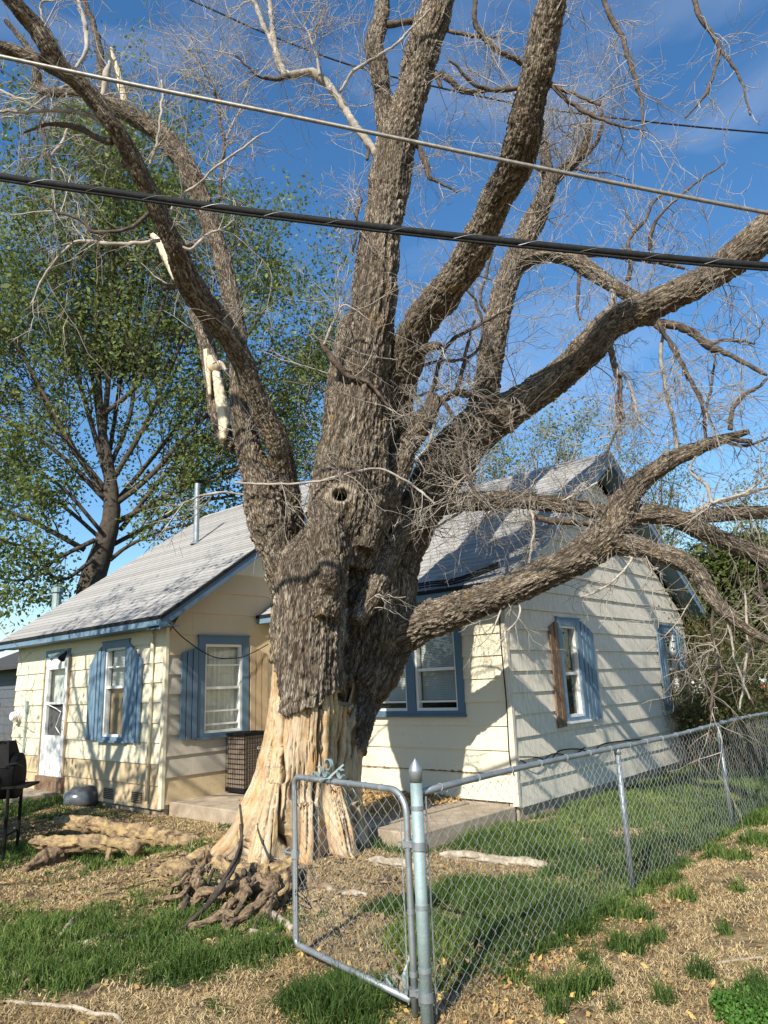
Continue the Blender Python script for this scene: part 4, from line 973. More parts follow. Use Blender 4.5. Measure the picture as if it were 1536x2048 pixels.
def build_hero():
    mb = MB()
    for i, (nm, p) in enumerate(PATHS):
        q = p.copy()
        wob = fbm(np.stack([np.arange(len(q)) * .23, np.full(len(q), i * 5.1), np.zeros(len(q))], 1), 3) - .5
        q[:, 3] *= .95 + wob * .16
        mb.tube(q[:, :3], q[:, 3], 18)
    src = link('tmp', mb.mesh('tmp'))
    md = src.modifiers.new('r', 'REMESH'); md.mode = 'VOXEL'; md.voxel_size = 0.0145; md.use_smooth_shade = True
    dg = bpy.context.evaluated_depsgraph_get()
    me = bpy.data.meshes.new_from_object(src.evaluated_get(dg))
    bpy.data.objects.remove(src)
    n = len(me.vertices); V = np.empty(n * 3, np.float32); me.vertices.foreach_get('co', V); V = V.reshape(-1, 3).astype(float)
    nf = len(me.polygons); nl = len(me.loops); idx = np.empty(nl, np.int32); me.loops.foreach_get('vertex_index', idx)
    tot = np.empty(nf, np.int32); me.polygons.foreach_get('loop_total', tot)
    assert (tot == 4).all(); Q = idx.reshape(-1, 4)
    # smooth (Laplacian)
    E = np.concatenate([Q[:, [0, 1]], Q[:, [1, 2]], Q[:, [2, 3]], Q[:, [3, 0]]]); E = np.concatenate([E, E[:, ::-1]])
    deg = np.bincount(E[:, 0], minlength=n).astype(float)
    for _ in range(3):
        S = np.stack([np.bincount(E[:, 0], V[E[:, 1], k], n) for k in range(3)], 1) / np.maximum(deg, 1)[:, None]; V = V * .4 + S * .6
    def normals(V):
        a, b = V[Q[:, 2]] - V[Q[:, 0]], V[Q[:, 3]] - V[Q[:, 1]]; fn = np.cross(a, b); vn = np.zeros_like(V)
        for k in range(4):
            for c in range(3): vn[:, c] += np.bincount(Q[:, k], fn[:, c], n)
        return vn / (np.linalg.norm(vn, axis=1)[:, None] + 1e-12)
    Nn = normals(V)
    # nearest skeleton point, with a carried frame
    SP, SU, SV, SS, SR, SI, SL = [], [], [], [], [], [], []
    names = list(LIMBS.keys()); s_off = 0.0
    for i, (nm, p) in enumerate(PATHS):
        T = np.gradient(p[:, :3], axis=0); T /= np.linalg.norm(T, axis=1)[:, None]
        u = np.cross(T[0], (0, 1, 0.1)); u /= np.linalg.norm(u)
        L = np.concatenate([[0], np.cumsum(np.linalg.norm(np.diff(p[:, :3], axis=0), axis=1))])
        for j in range(len(p)):
            u = u - T[j] * (u @ T[j]); u /= np.linalg.norm(u)
            SP.append(p[j, :3]); SU.append(u); SV.append(np.cross(T[j], u)); SS.append(L[j] + i * 3.3); SR.append(p[j, 3]); SI.append(i); SL.append(names.index(nm))
    SP, SU, SV, SS, SR, SI, SL = map(np.array, (SP, SU, SV, SS, SR, SI, SL))
    STn = np.cross(SU, SV)
    near = np.empty(n, int)
    for a in range(0, n, 8000):
        d = np.sqrt(((V[a:a + 8000, None] - SP[None]) ** 2).sum(2)) - SR[None]
        near[a:a + 8000] = d.argmin(1)
    rel = V - SP[near]
    uu = (rel * SU[near]).sum(1); vv = (rel * SV[near]).sum(1); tt = (rel * STn[near]).sum(1)
    r = SR[near]; q = np.stack([uu, vv, SS[near] + tt], 1)
    li = SL[near]; istr = li == names.index('trunk')
    # where the bark is gone
    zx = np.array([(505, 1345), (520, 1325), (540, 1322), (552, 1345), (560, 1425), (575, 1437), (600, 1422), (625, 1416), (645, 1408), (662, 1388), (690, 1372), (700, 1345), (712, 1500), (740, 1560)], float)
    W_ = np.array([P(x, y, 6.95) for x, y in zx])
    nz_ = (fbm(V * 9, 4, 3) - .5) * .22
    zb = np.interp(V[:, 0] + (fbm(V * 6, 3, 5) - .5) * .05, W_[:, 0], W_[:, 2])
    darkp = (SI[near] == 1)
    woodness = sstep(-.01, .02, zb + nz_ * .35 - V[:, 2]) * istr * (~darkp | (V[:, 2] < .55 + nz_))
    small = r < .045
    # bark plates
    w = np.clip(r * .16, .022, .040)
    wp = q + (np.stack([fbm(q * [7, 7, 3], 3, k) for k in (11, 12, 13)], 1) - .5) * [.05, .05, .12]
    bp = np.stack([wp[:, 0] / w, wp[:, 1] / w, wp[:, 2] / (w * 7.0)], 1)
    F1, F2, ID = worley(bp, 1.0); ridge = sstep(.03, .42, F2 - F1)
    bp2 = bp * 2.3 + 31; G1, G2, ID2 = worley(bp2, 2.0); r2 = sstep(0, .4, G2 - G1)
    rn = 1 - np.abs(2 * fbm(np.stack([wp[:, 0] / (w * 1.5), wp[:, 1] / (w * 1.5), wp[:, 2] / (w * 15)], 1) + 5, 3, 71) - 1) * 1.9
    rn2 = 1 - np.abs(2 * fbm(np.stack([wp[:, 0] / (w * .7), wp[:, 1] / (w * .7), wp[:, 2] / (w * 5)], 1) + 9, 3, 72) - 1) * 1.9
    crack = sstep(.0, .30, F2 - F1); ridge = np.clip(.62 * (1 - np.clip(rn, 0, 1)) + .30 * (1 - np.clip(rn2, 0, 1)) + .12, 0, 1) ** .8 * (.45 + .55 * crack); ridge = np.clip(ridge * 1.35, 0, 1)
    amp = np.clip(r * .22, .004, .048)
    lump = fbm(V * 3.1, 4, 17) - .5; lump2 = fbm(V * 9.0, 3, 18) - .5
    hb = amp * (ridge * (.7 + .3 * ID) + .22 * r2) - amp * .6 + lump * np.clip(r * .25, .006, .06) + lump2 * np.clip(r * .10, .003, .022)
    knob = ((V[:, 2] > 1.2) & (V[:, 2] < 2.1) & istr); hb = hb + knob * (fbm(V * 15, 3, 19) - .42) * .05
    # wood: long flutes and cracks running down
    ang = np.arctan2(V[:, 1] - TREE[1], V[:, 0] - TREE[0]); rad_ = np.hypot(V[:, 0] - TREE[0], V[:, 1] - TREE[1])
    fx = np.stack([ang * 3.2 + (fbm(V * [1.5, 1.5, .9], 3, 20) - .5) * 1.6, V[:, 2] * .30, rad_ * 0], 1)
    fl = np.abs(fbm(fx * [1, 1, 1], 2, 24) - .5) * 2
    fl2 = np.abs(fbm(fx * [3.6, 1.8, 1] + 9, 3, 25) - .5) * 2
    hw = -.035 - .10 * sstep(.13, 0, fl) - .045 * sstep(.13, 0, fl2) + (fbm(fx * [9, 6, 1], 3, 27) - .5) * .022 + lump * .05
    wr = np.minimum(sstep(0, .14, fl) * .75 + .25, sstep(0, .12, fl2) * .5 + .5)
    disp = hb * (1 - woodness) + hw * woodness
    V = V + Nn * disp[:, None]
    # hollow of the knot
    zf = (V - CAM) @ CF; ux_ = 768 + F_PX * ((V - CAM) @ CX) / zf; uy_ = 1024 - F_PX * ((V - CAM) @ CU) / zf
    neark = np.where(np.hypot(ux_ - 680, uy_ - 984) < 8)[0]; kc = V[neark[zf[neark].argmin()]]; dk = np.linalg.norm((V - kc) * [1, .8, 1.3], axis=1)
    V = V + np.array([0, 1.0, 0]) * (sstep(.085, .03, dk) * .16)[:, None] - np.array([0, 1, 0]) * (np.exp(-((dk - .11) / .035) ** 2) * .03)[:, None]
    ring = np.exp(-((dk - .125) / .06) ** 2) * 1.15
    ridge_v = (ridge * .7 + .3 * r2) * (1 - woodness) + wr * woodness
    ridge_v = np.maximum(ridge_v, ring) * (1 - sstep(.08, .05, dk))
    V = V - TORG
    stain_shade = np.clip(sstep(-.1, .35, fbm(V * 2.2, 4, 61) - .30) * ((SI[near] == 1) & (V[:, 2] > .2)) * sstep(3.2, 2.2, V[:, 2]) * .75 + .35 * sstep(.54, .68, fbm(V * 1.7, 4, 62)), 0, .8) * (1 - np.clip(ring, 0, 1))  # noisy bark stain; the single stem term also paints in its shade
    # split the faces by limb, the stripped wood apart
    fid = li[Q[:, 0]]; fw = woodness[Q].mean(1) > .5
    groups = [('trunk', (fid == names.index('trunk')) & ~fw, 'bark', None), ('bare_wood', fw, 'wood', 'golden weathered wood where the bark has fallen off the lower trunk')]
    for k, nm in enumerate(names):
        if nm != 'trunk': groups.append(('limb', (fid == k) & ~fw, 'bark', None))
    for nm, msk, mt_, lab in groups:
        F = Q[msk]; used, inv = np.unique(F, return_inverse=True)
        m2 = raw_mesh(nm, V[used], inv.ravel(), np.full(len(F), 4), mt_, {'ridge': ridge_v[used]}, True, {'bark': q[used]}); at_ = m2.attributes.new('stain_shade', 'FLOAT', 'POINT'); at_.data.foreach_set('value', stain_shade[used].astype(np.float32))
        o = link(nm, m2, tree)
        if lab: o['label'] = lab
    bpy.data.meshes.remove(me)
    return n
print('hero verts', build_hero())

# pale torn stub and hanging splinters on the left stem
def tpart(name, paths, m, sides=10, noise=.25, kind=None, label=None, parent=None, org=TORG, step=.05):
    mb = MB()
    for rows, Y0, Y1 in paths:
        p = px_path(rows, Y0, Y1) if Y0 != 'z' else np.array([(*G(r_[0], r_[1], r_[3]), r_[2] * np.linalg.norm(G(r_[0], r_[1], r_[3]) - CAM) / F_PX) for r_ in rows]); p[:, :3] -= org
        if name == 'root':
            p = smooth_path(p, .10); p[1:-1, :3] += RS.randn(len(p) - 2, 3) * np.minimum(.018, p[1:-1, 3:4] * .6); p[:, 3] *= .65 + .45 * RS.rand(len(p)); p[-1, 3] *= .4
        mb.rough(p, 16, noise * .95, 55, .02, .10)
    return obj(name, mb, m, parent or tree, name != 'root', kind, label)
tpart('torn_wood', [([(446, 880, 7), (448, 830, 13), (440, 790, 11), (434, 752, 9), (430, 735, 5)], 7.28, 7.42)], 'palewood', label='pale torn wood of a broken stub')
tpart('torn_wood', [([(418, 715, 10), (428, 735, 13), (440, 728, 7), (452, 742, 3)], 7.38, 7.40), ([(412, 700, 6), (416, 740, 6), (420, 790, 3)], 7.38, 7.38)], 'palewood')
tpart('torn_wood', [([(352, 560, 6), (338, 520, 11), (322, 490, 9), (305, 470, 5)], 6.85, 6.9)], 'palewood')
tpart('broken_branch', [([(250, 206, 7), (236, 150, 7), (220, 98, 5)], 7.7, 7.7)], 'palewood')
BR = [  # traced smaller branches: rows of (px, py, radius), distance at both ends
 ([(762, 320, 11), (740, 292, 10), (720, 265, 10), (700, 235, 10), (672, 190, 10), (640, 155, 12), (612, 146, 11), (575, 150, 9), (556, 125, 8), (542, 80, 7), (522, 40, 6), (508, 5, 5), (500, -30, 4)], K, 6.9),
 ([(570, 152, 8), (555, 110, 7), (545, 60, 7), (540, 0, 6), (535, -40, 5)], 7.0, 6.9), ([(580, 152, 7), (545, 158, 5), (515, 150, 4), (495, 132, 3), (470, 110, 2)], 7.0, 6.8),
 ([(640, 150, 4), (632, 110, 3), (622, 80, 2.5), (610, 50, 1.5)], 7, 6.9), ([(680, 183, 4), (710, 140, 4), (760, 110, 4), (800, 80, 3), (860, 20, 3)], 7.0, 6.9),
 ([(772, 50, 9), (800, 46, 8), (830, 40, 9)], K, K),
 ([(880, 145, 8), (905, 165, 8), (925, 180, 9), (950, 182, 6), (1000, 178, 5), (1040, 172, 4)], 7.2, 7.3),
 ([(885, 60, 5), (930, 68, 5), (970, 75, 4), (1000, 72, 3)], 7.2, 7.0),
 ([(950, -10, 6), (950, 40, 7), (962, 65, 8), (985, 95, 7), (1010, 110, 7), (1052, 128, 8)], 6.9, 7.2),
 ([(1045, 175, 7), (1000, 180, 6), (955, 172, 5), (925, 145, 4), (900, 120, 3)], 7.2, 7.0),
 ([(205, 175, 10), (203, 140, 10), (199, 100, 9), (188, 55, 8), (172, 10, 7), (165, -20, 6)], 6.4, 6.3), ([(150, 138, 4), (168, 110, 5), (172, 70, 6), (165, 30, 6), (155, -5, 5)], 6.4, 6.6),
 ([(220, 225, 6), (205, 200, 5), (212, 155, 9), (218, 120, 4)], 6.35, 6.3),
 ([(240, 200, 4), (190, 196, 4), (140, 172, 4), (90, 190, 4), (40, 198, 4), (-10, 175, 3)], 6.4, 6.4),
 ([(215, 255, 5), (190, 235, 6), (150, 225, 5), (100, 222, 4), (50, 225, 4), (-10, 222, 3)], 7.0, 7.1),
 ([(225, 285, 9), (200, 278, 8), (170, 262, 8), (140, 250, 7), (100, 248, 5), (50, 262, 3)], 6.5, 6.6), ([(84, 252, 5), (92, 285, 4), (98, 310, 4), (104, 335, 2)], 6.6, 6.6), ([(138, 252, 4), (125, 285, 4), (105, 312, 3)], 6.6, 6.6),
 ([(128, 173, 3), (90, 195, 3), (45, 228, 3), (0, 235, 2)], 6.3, 6.3), ([(85, 165, 3), (88, 60, 3), (82, 10, 3), (110, 0, 2)], 6.3, 6.2),
 ([(300, 425, 6), (270, 450, 5), (235, 462, 5), (190, 464, 5), (160, 440, 4), (110, 420, 3), (80, 385, 2)], 6.6, 6.4),
 ([(320, 480, 6), (280, 486, 5), (220, 488, 5), (160, 482, 4), (120, 510, 3), (90, 550, 3), (60, 610, 2)], 6.7, 6.6),
 ([(350, 575, 8), (325, 573, 7)], 6.75, 6.7), ([(265, 340, 9), (250, 325, 8), (246, 322, 7)], 6.45, 6.4),
 ([(300, 330, 4), (310, 300, 4), (318, 260, 3), (325, 190, 3), (322, 160, 2)], 6.5, 6.4),
 ([(440, 400, 5), (442, 340, 4), (448, 290, 4), (440, 240, 4), (430, 180, 3)], 7.6, 7.5), ([(447, 290, 3), (465, 250, 3), (480, 220, 2), (500, 170, 2)], 7.6, 7.5),
 ([(410, 455, 5), (400, 480, 5), (370, 492, 5), (340, 486, 4)], 7.5, 7.5), ([(330, 440, 4), (360, 395, 4), (400, 365, 3), (430, 335, 3), (480, 300, 3), (520, 270, 2.5)], 6.6, 6.5),
 ([(350, 480, 4), (380, 500, 4), (410, 470, 4), (440, 460, 3), (470, 440, 2)], 6.8, 6.9),
 ([(640, 675, 5), (655, 705, 8), (680, 735, 8), (695, 752, 6), (730, 762, 5), (755, 785, 4), (775, 815, 4)], 6.8, 7.0), ([(648, 690, 4), (670, 640, 3), (690, 610, 2), (740, 640, 1.5)], 6.8, 6.6),
 ([(795, 855, 13), (820, 838, 12), (850, 822, 12), (885, 800, 11), (915, 785, 8), (950, 790, 6), (990, 800, 5), (1030, 808, 3)], 7.3, 7.0),
 ([(885, 800, 5), (905, 830, 6), (920, 880, 6), (930, 930, 5), (945, 975, 5), (975, 1018, 4)], 7.1, 6.9), ([(975, 1018, 3), (1010, 1022, 3), (1040, 1005, 3), (1075, 980, 2)], 6.9, 6.9),
 ([(850, 815, 7), (868, 770, 6), (880, 720, 5), (905, 680, 5), (960, 650, 4), (1010, 620, 3)], 7.2, 7.0),
 ([(770, 870, 4), (778, 830, 4), (790, 800, 4), (840, 790, 3), (900, 770, 3)], 7.0, 6.8),
 ([(820, 740, 5), (850, 730, 4), (880, 722, 4), (920, 720, 4), (955, 700, 4), (965, 650, 3), (950, 600, 3), (930, 575, 3)], 7.2, 7.0),
 ([(470, 965, 3), (520, 968, 3), (580, 968, 3), (640, 962, 3), (700, 945, 3), (760, 938, 3), (800, 955, 3), (845, 985, 3), (870, 1010, 2)], 6.9, 6.9),
 ([(835, 1005, 4), (800, 1000, 3), (760, 985, 2)], 7.2, 7.0), ([(792, 1090, 3), (830, 1075, 3), (880, 1050, 3), (930, 1020, 3), (990, 1000, 2)], 7.1, 7.1),
 ([(1275, 640, 11), (1310, 645, 11), (1350, 652, 10), (1390, 668, 10), (1420, 692, 11), (1450, 705, 7), (1490, 728, 6), (1536, 750, 4)], 7.2, 7.0), ([(1420, 688, 6), (1450, 680, 4), (1495, 684, 3), (1510, 688, 2)], 7.1, 7.0),
 ([(1218, 662, 9), (1222, 700, 8), (1232, 740, 8), (1240, 770, 7), (1232, 800, 5), (1240, 840, 4)], 7.3, 7.2), ([(1235, 745, 5), (1255, 760, 4), (1268, 800, 4), (1280, 840, 3), (1310, 870, 2)], 7.2, 7.1), ([(1240, 780, 5), (1243, 830, 3), (1225, 880, 3), (1205, 920, 2)], 7.2, 7.2),
 ([(1226, 572, 9), (1226, 600, 8), (1222, 640, 6)], 7.4, 7.35), ([(1158, 528, 7), (1158, 560, 5), (1155, 610, 4), (1160, 640, 2)], 7.6, 7.6), ([(1155, 520, 6), (1180, 510, 6), (1220, 512, 6), (1270, 518, 6), (1330, 528, 6), (1370, 536, 4)], 7.6, 7.4),
 ([(1255, 560, 7), (1262, 530, 6), (1258, 480, 5), (1290, 440, 4), (1310, 400, 3), (1345, 385, 2)], 7.3, 7.2), ([(1300, 500, 5), (1302, 470, 5), (1320, 430, 4), (1380, 375, 3), (1450, 325, 2)], 7.2, 7.0),
 ([(1300, 600, 6), (1320, 650, 5), (1345, 700, 4), (1380, 760, 4), (1400, 800, 3), (1430, 860, 2.5)], 7.1, 7.0), ([(1330, 650, 4), (1322, 700, 5), (1328, 760, 5), (1345, 830, 5), (1355, 905, 6)], 7.2, 7.4), ([(1310, 650, 5), (1345, 690, 6), (1375, 750, 5), (1400, 790, 4), (1410, 850, 3)], 7.1, 7.1),
 ([(1460, 860, 6), (1465, 820, 6), (1490, 790, 5), (1520, 770, 4), (1560, 730, 3)], 7.2, 7.0), ([(1412, 885, 5), (1410, 840, 4), (1425, 760, 3), (1432, 700, 2)], 7.3, 7.3), ([(1450, 872, 7), (1480, 880, 6), (1505, 883, 6)], 7.3, 7.2),
 ([(1440, 880, 5), (1490, 892, 4), (1536, 875, 3), (1580, 850, 2)], 7.3, 7.2), ([(1400, 900, 3), (1380, 940, 3), (1412, 970, 5), (1425, 1005, 5), (1440, 1000, 3), (1490, 985, 3), (1536, 950, 2)], 7.3, 7.1),
 ([(1370, 1035, 7), (1420, 1008, 7), (1450, 1000, 6), (1500, 985, 5), (1545, 972, 4)], 7.6, 7.6), ([(1060, 1028, 7), (1090, 1040, 8), (1130, 1044, 8), (1180, 1048, 8), (1215, 1055, 7)], 7.9, 7.7),
 ([(1285, 1110, 7), (1305, 1140, 4), (1320, 1135, 3)], 7.4, 7.4), ([(1270, 1100, 4), (1250, 1140, 3), (1200, 1180, 3), (1160, 1195, 2)], 7.4, 7.4),
 ([(1430, 1200, 5), (1425, 1260, 4), (1435, 1330, 4), (1425, 1390, 4), (1420, 1440, 3)], 7.2, 7.3), ([(1490, 1180, 3), (1495, 1280, 3), (1488, 1350, 3), (1480, 1420, 2)], 7.2, 7.3), ([(1440, 1215, 4), (1460, 1260, 3), (1470, 1320, 3), (1500, 1400, 2)], 7.2, 7.2),
 ([(1030, 1180, 3), (1040, 1215, 2.5), (1035, 1240, 2.5), (1015, 1262, 2)], 7.6, 7.5), ([(1012, 1190, 2.5), (1000, 1225, 2.5), (985, 1265, 2)], 7.6, 7.5),
 ([(1050, 1172, 3), (1062, 1100, 3), (1068, 1050, 4), (1060, 1020, 3)], 7.6, 7.6), ([(1195, 965, 3), (1160, 985, 3), (1125, 1000, 2)], 7.4, 7.4),
 ([(1110, 360, 5), (1090, 345, 5), (1060, 335, 5), (1045, 360, 4)], 7.8, 7.6), ([(1075, 160, 6), (1105, 172, 5), (1150, 190, 5), (1200, 210, 3)], 7.3, 7.2), ([(1085, 150, 6), (1130, 195, 5), (1180, 230, 5), (1240, 250, 3), (1290, 262, 2)], 7.2, 7.0),
 ([(1205, -10, 6), (1222, 35, 7), (1245, 75, 6), (1258, 120, 6), (1272, 165, 5), (1284, 210, 4), (1285, 270, 2)], 6.9, 6.8), ([(1385, -10, 6), (1400, 35, 6), (1425, 70, 5), (1438, 95, 6), (1430, 140, 4), (1410, 190, 4), (1370, 235, 2)], 6.6, 6.6), ([(1438, 95, 4), (1465, 130, 4), (1485, 170, 3), (1500, 230, 2)], 6.6, 6.5),
 ([(1125, 330, 4), (1180, 345, 3), (1215, 345, 2), (1260, 360, 1.5)], 7.8, 7.7), ([(1150, 326, 7), (1170, 312, 6), (1195, 280, 5), (1205, 240, 4), (1200, 190, 3)], 7.9, 7.9),
 ([(985, 640, 5), (960, 600, 4), (975, 540, 4), (985, 490, 3), (990, 440, 2)], 7.9, 7.8), ([(975, 780, 6), (940, 790, 8), (915, 788, 7)], 7.8, 7.5), ([(910, 790, 6), (925, 740, 6), (935, 690, 4), (950, 640, 3)], 7.4, 7.4),
 ([(800, 940, 4), (850, 900, 3), (870, 850, 3)], 7.3, 7.2), ([(835, 290, 6), (850, 320, 9), (860, 355, 6), (880, 365, 4), (915, 385, 3)], 7.3, 7.2), ([(870, 145, 8), (882, 175, 4)], 7.2, 7.1),
 ([(735, 320, 5), (738, 300, 4), (733, 290, 3)], 7.2, 7.2), ([(722, 400, 5), (712, 430, 5), (712, 470, 4), (705, 510, 3)], 7.2, 7.1), ([(490, 990, 3), (440, 985, 2.5), (380, 1000, 2.5), (330, 1030, 2)], 7.1, 7.0),
]
ENDS = []
ANCH = np.array([r_ for ls_ in LIMBS.values() for l_ in ls_ for r_ in smooth_path(np.array([(a_[0], a_[1], a_[3], a_[2]) for a_ in l_], float), 12)])
for rows, Y0, Y1 in BR:
    dd_ = np.hypot(ANCH[:, 0] - rows[0][0], ANCH[:, 1] - rows[0][1]) - ANCH[:, 3] * .6; jj = dd_.argmin()
    if dd_[jj] < 22: Y1 += ANCH[jj, 2] - Y0; Y0 = float(ANCH[jj, 2])
    p = smooth_path(px_path(rows, Y0, Y1), .045)
    kick = (np.stack([fbm(np.stack([np.arange(len(p)) * .55, np.full(len(p), k * 9.1 + rows[0][0]), np.zeros(len(p))], 1), 2) for k in range(3)], 1) - .5)
    p[:, :3] += kick * np.minimum(p[:, 3] * 1.6, .03)[:, None] * np.linspace(0, 1, len(p))[:, None] ** .3
    p[:, 3] *= .80; mb = MB(); q_ = p.copy(); q_[:, :3] -= TORG; mb.rough(q_, 9, .30, 22, .03)
    pale = (rows[0][2] <= 4 or RS.rand() < .2) and not (rows[0][0] > 1040 and (rows[0][1] < 420 or rows[0][1] > 1100) and RS.rand() < .85); obj('branch', mb, 'twig' if pale else 'branch', tree, True); ENDS.append(p)  # dark branch bark; upper right ones coloured dark for a backlit look

# fine twigs
class Twigs:
    def __init__(s): s.V = []; s.F = []; s.n = 0
    def line(s, pts, r0, r1, sides=3):
        pts = np.asarray(pts); n = len(pts); T = np.gradient(pts, axis=0); T /= np.linalg.norm(T, axis=1)[:, None] + 1e-9
        a = np.cross(T, (0.31, 0.22, 0.93)); a /= np.linalg.norm(a, axis=1)[:, None] + 1e-9; b = np.cross(T, a)
        r = np.linspace(r0, r1, n)[:, None, None]; an = np.arange(sides) * 2 * math.pi / sides
        V = pts[:, None] + r * (np.cos(an)[None, :, None] * a[:, None] + np.sin(an)[None, :, None] * b[:, None])
        s.V.append(V.reshape(-1, 3)); i = np.arange(n - 1)[:, None] * sides + np.arange(sides)[None]; j = np.arange(n - 1)[:, None] * sides + (np.arange(sides)[None] + 1) % sides
        s.F.append(np.stack([i, j, j + sides, i + sides], 2).reshape(-1, 4) + s.n); s.n += n * sides
    def obj(s, name, m, parent, label=None, org=TORG):
        V = np.concatenate(s.V) - org; F = np.concatenate(s.F)
        me = raw_mesh(name, V, F.ravel(), np.full(len(F), 4), m); o = link(name, me, parent); o['kind'] = 'stuff'
        if label: o['label'] = label
        return o
def unit(v): return v / (np.linalg.norm(v) + 1e-9)
def grow(T, p, d, L, r, lev, rnd, bend=(0, 0, 0), jit=.28, seg=6, kids=4):
    pts = [p]; q = p.copy(); dd = unit(d); st = L / seg; bend = np.array(bend, float)
    for i in range(seg):
        dd = unit(dd + rnd.randn(3) * jit * .5 + bend * .22); q = q + dd * st; pts.append(q)
    T.line(pts, r, max(r * .40, .0016))
    if lev > 0:
        for k in range(kids):
            i = rnd.randint(1, seg + 1); base = pts[i]; t = unit(pts[i] - pts[i - 1]); side = unit(np.cross(t, rnd.randn(3)))
            grow(T, base, unit(t * .75 + side * (.5 + .5 * rnd.rand())), L * (.35 + .35 * rnd.rand()), r * .6, lev - 1, rnd, bend, jit, max(3, seg - 2), max(2, kids - 1))
def build_twigs():
    rnd = np.random.RandomState(5); T = Twigs()
    dens = dict(trunk=0, centre=3.2, right_upright=7, inner_right=8, great_right=7, second_upright=9, low_right=5.5, left=4.5, left_dark=2.6, rear_right=13)
    for nm, p in PATHS:
        L = np.concatenate([[0], np.cumsum(np.linalg.norm(np.diff(p[:, :3], axis=0), axis=1))])
        n = int(L[-1] * dens.get(nm, 4) * .62)
        for _ in range(n):
            s = rnd.rand() ** .75 * L[-1]; i = min(int(np.searchsorted(L, s)), len(p) - 2); t = unit(p[i + 1, :3] - p[i, :3])
            side = unit(np.cross(t, rnd.randn(3))); start = p[i, :3] + side * p[i, 3] * .85
            up = np.array([0, 0, rnd.choice([.9, .5, -.1])]); ln = (.35 + .75 * rnd.rand() ** 1.4)
            z_ok = start[2] > 2.3
            if not z_ok: continue
            grow(T, start, side + up * .8 + t * .3, ln, .0045 + .0042 * rnd.rand(), 2, rnd, (0, 0, rnd.choice([.5, .2, -.5])), .34, 7, 4)
    for p in ENDS:
        L = np.linalg.norm(np.diff(p[:, :3], axis=0), axis=1).sum(); n = 1 + int(L * (4.6 if not (p[:, 0].mean() > 2.6 and p[:, 2].mean() < 3.2) else 1.5))
        for _ in range(n):
            i = min(len(p) - 2, int(len(p) * (.15 + .85 * rnd.rand()))); t = unit(p[i + 1, :3] - p[i, :3]); side = unit(np.cross(t, rnd.randn(3)))
            grow(T, p[i, :3] + side * p[i, 3] * .8, side * .8 + t * .7, .22 + .55 * rnd.rand(), .0045 + .003 * rnd.rand(), 2, rnd, (0, 0, rnd.choice([.3, -.2, -.7])), .34, 6, 3)
    # extra dense sprays, (px, py, Y, spread m, count, droop, length)
    SK = np.concatenate([p[:, :3] for _n, p in PATHS if _n != 'trunk'] + [p[:, :3] for p in ENDS])
    for px, py, Y, sp, n, dz, ln in [(890, 990, 7.6, .20, 60, -.3, .5), (905, 930, 7.5, .25, 60, .0, .5), (1000, 960, 7.8, .35, 60, .0, .6), (1080, 1000, 8.0, .3, 50, -.1, .6), (860, 830, 7.2, .2, 34, .3, .6), (920, 800, 7.2, .25, 36, .4, .7),
                                     (1090, 300, 7.9, .3, 60, .8, .7), (1180, 280, 7.9, .3, 46, .7, .7), (1130, 220, 7.9, .4, 30, .6, .8), (1050, 240, 7.1, .2, 36, .3, .5), (960, 150, 7.2, .5, 34, .4, .8), (1240, 620, 7.2, .3, 40, .1, .5), (1280, 500, 7.2, .4, 44, .3, .6), (1250, 800, 7.2, .25, 60, -.7, .5),
                                     (1330, 780, 7.1, .4, 30, -.4, .6), (1430, 760, 7.1, .5, 36, .3, .7), (1500, 640, 6.9, .5, 30, .1, .8), (1460, 960, 7.3, .5, 36, .2, .6), (1500, 1150, 7.3, .5, 26, -.3, .6), (1440, 1250, 7.2, .4, 14, -.7, .6), (1480, 1300, 7.2, .5, 12, -.7, .7),
                                     (1250, 1060, 7.5, .3, 30, .1, .4), (440, 200, 7.5, .5, 46, .7, .9), (400, 100, 7.3, .6, 36, .6, .9), (340, 180, 7.4, .4, 26, .7, .8), (600, 80, 6.9, .4, 40, .5, .7), (540, 200, 6.9, .4, 26, -.4, .6), (700, 40, 7.0, .5, 40, .5, .7), (480, 330, 7.5, .35, 24, .5, .7),
                                     (1170, 60, 7.1, .5, 36, -.3, .8), (960, 700, 7.6, .3, 40, .7, .7), (700, 930, 6.85, .15, 26, .2, .3), (800, 1210, 7.1, .15, 9, .2, .4), (850, 350, 7.3, .2, 30, -.2, .4), (690, 400, 7.2, .15, 20, .3, .5), (650, 440, 7.1, .3, 10, .0, .5), (60, 200, 6.8, .5, 30, .2, .6), (150, 500, 6.7, .4, 20, -.3, .5), (1050, 560, 7.8, .3, 24, .3, .5), (860, 600, 7.2, .3, 14, .4, .5), (300, 60, 6.9, .4, 20, .6, .7)]:
        c = P(px, py, Y); n = int(n * (.45 if 900 < px < 1300 and py > 850 else .65)); stems = []
        for _ in range(3 + n // 9):          # every spray hangs on thin stems rooted on the limbs
            hub = c + rnd.randn(3) * sp * .6; a = SK[np.linalg.norm(SK - hub, axis=1).argmin()]; m_ = (a + hub) / 2 + rnd.randn(3) * .12 * np.linalg.norm(hub - a)
            pts = smooth_path(np.array([(*a, 1), (*m_, 1), (*hub, 1)]), .06)[:, :3]; pts[1:-1] += rnd.randn(len(pts) - 2, 3) * .008; T.line(pts, .0075, .0035, 4); stems.append(pts)
        for _ in range(n):
            pts = stems[rnd.randint(len(stems))]; st = pts[int(len(pts) * (.25 + .75 * rnd.rand())) - 1]; d = unit(np.array([rnd.randn(), rnd.randn(), rnd.randn() + dz * 1.6]))
            grow(T, st, d, ln * (.5 + rnd.rand() * .8), .0030 + .0026 * rnd.rand(), 2, rnd, (0, 0, dz * .4), .40, 6, 3)
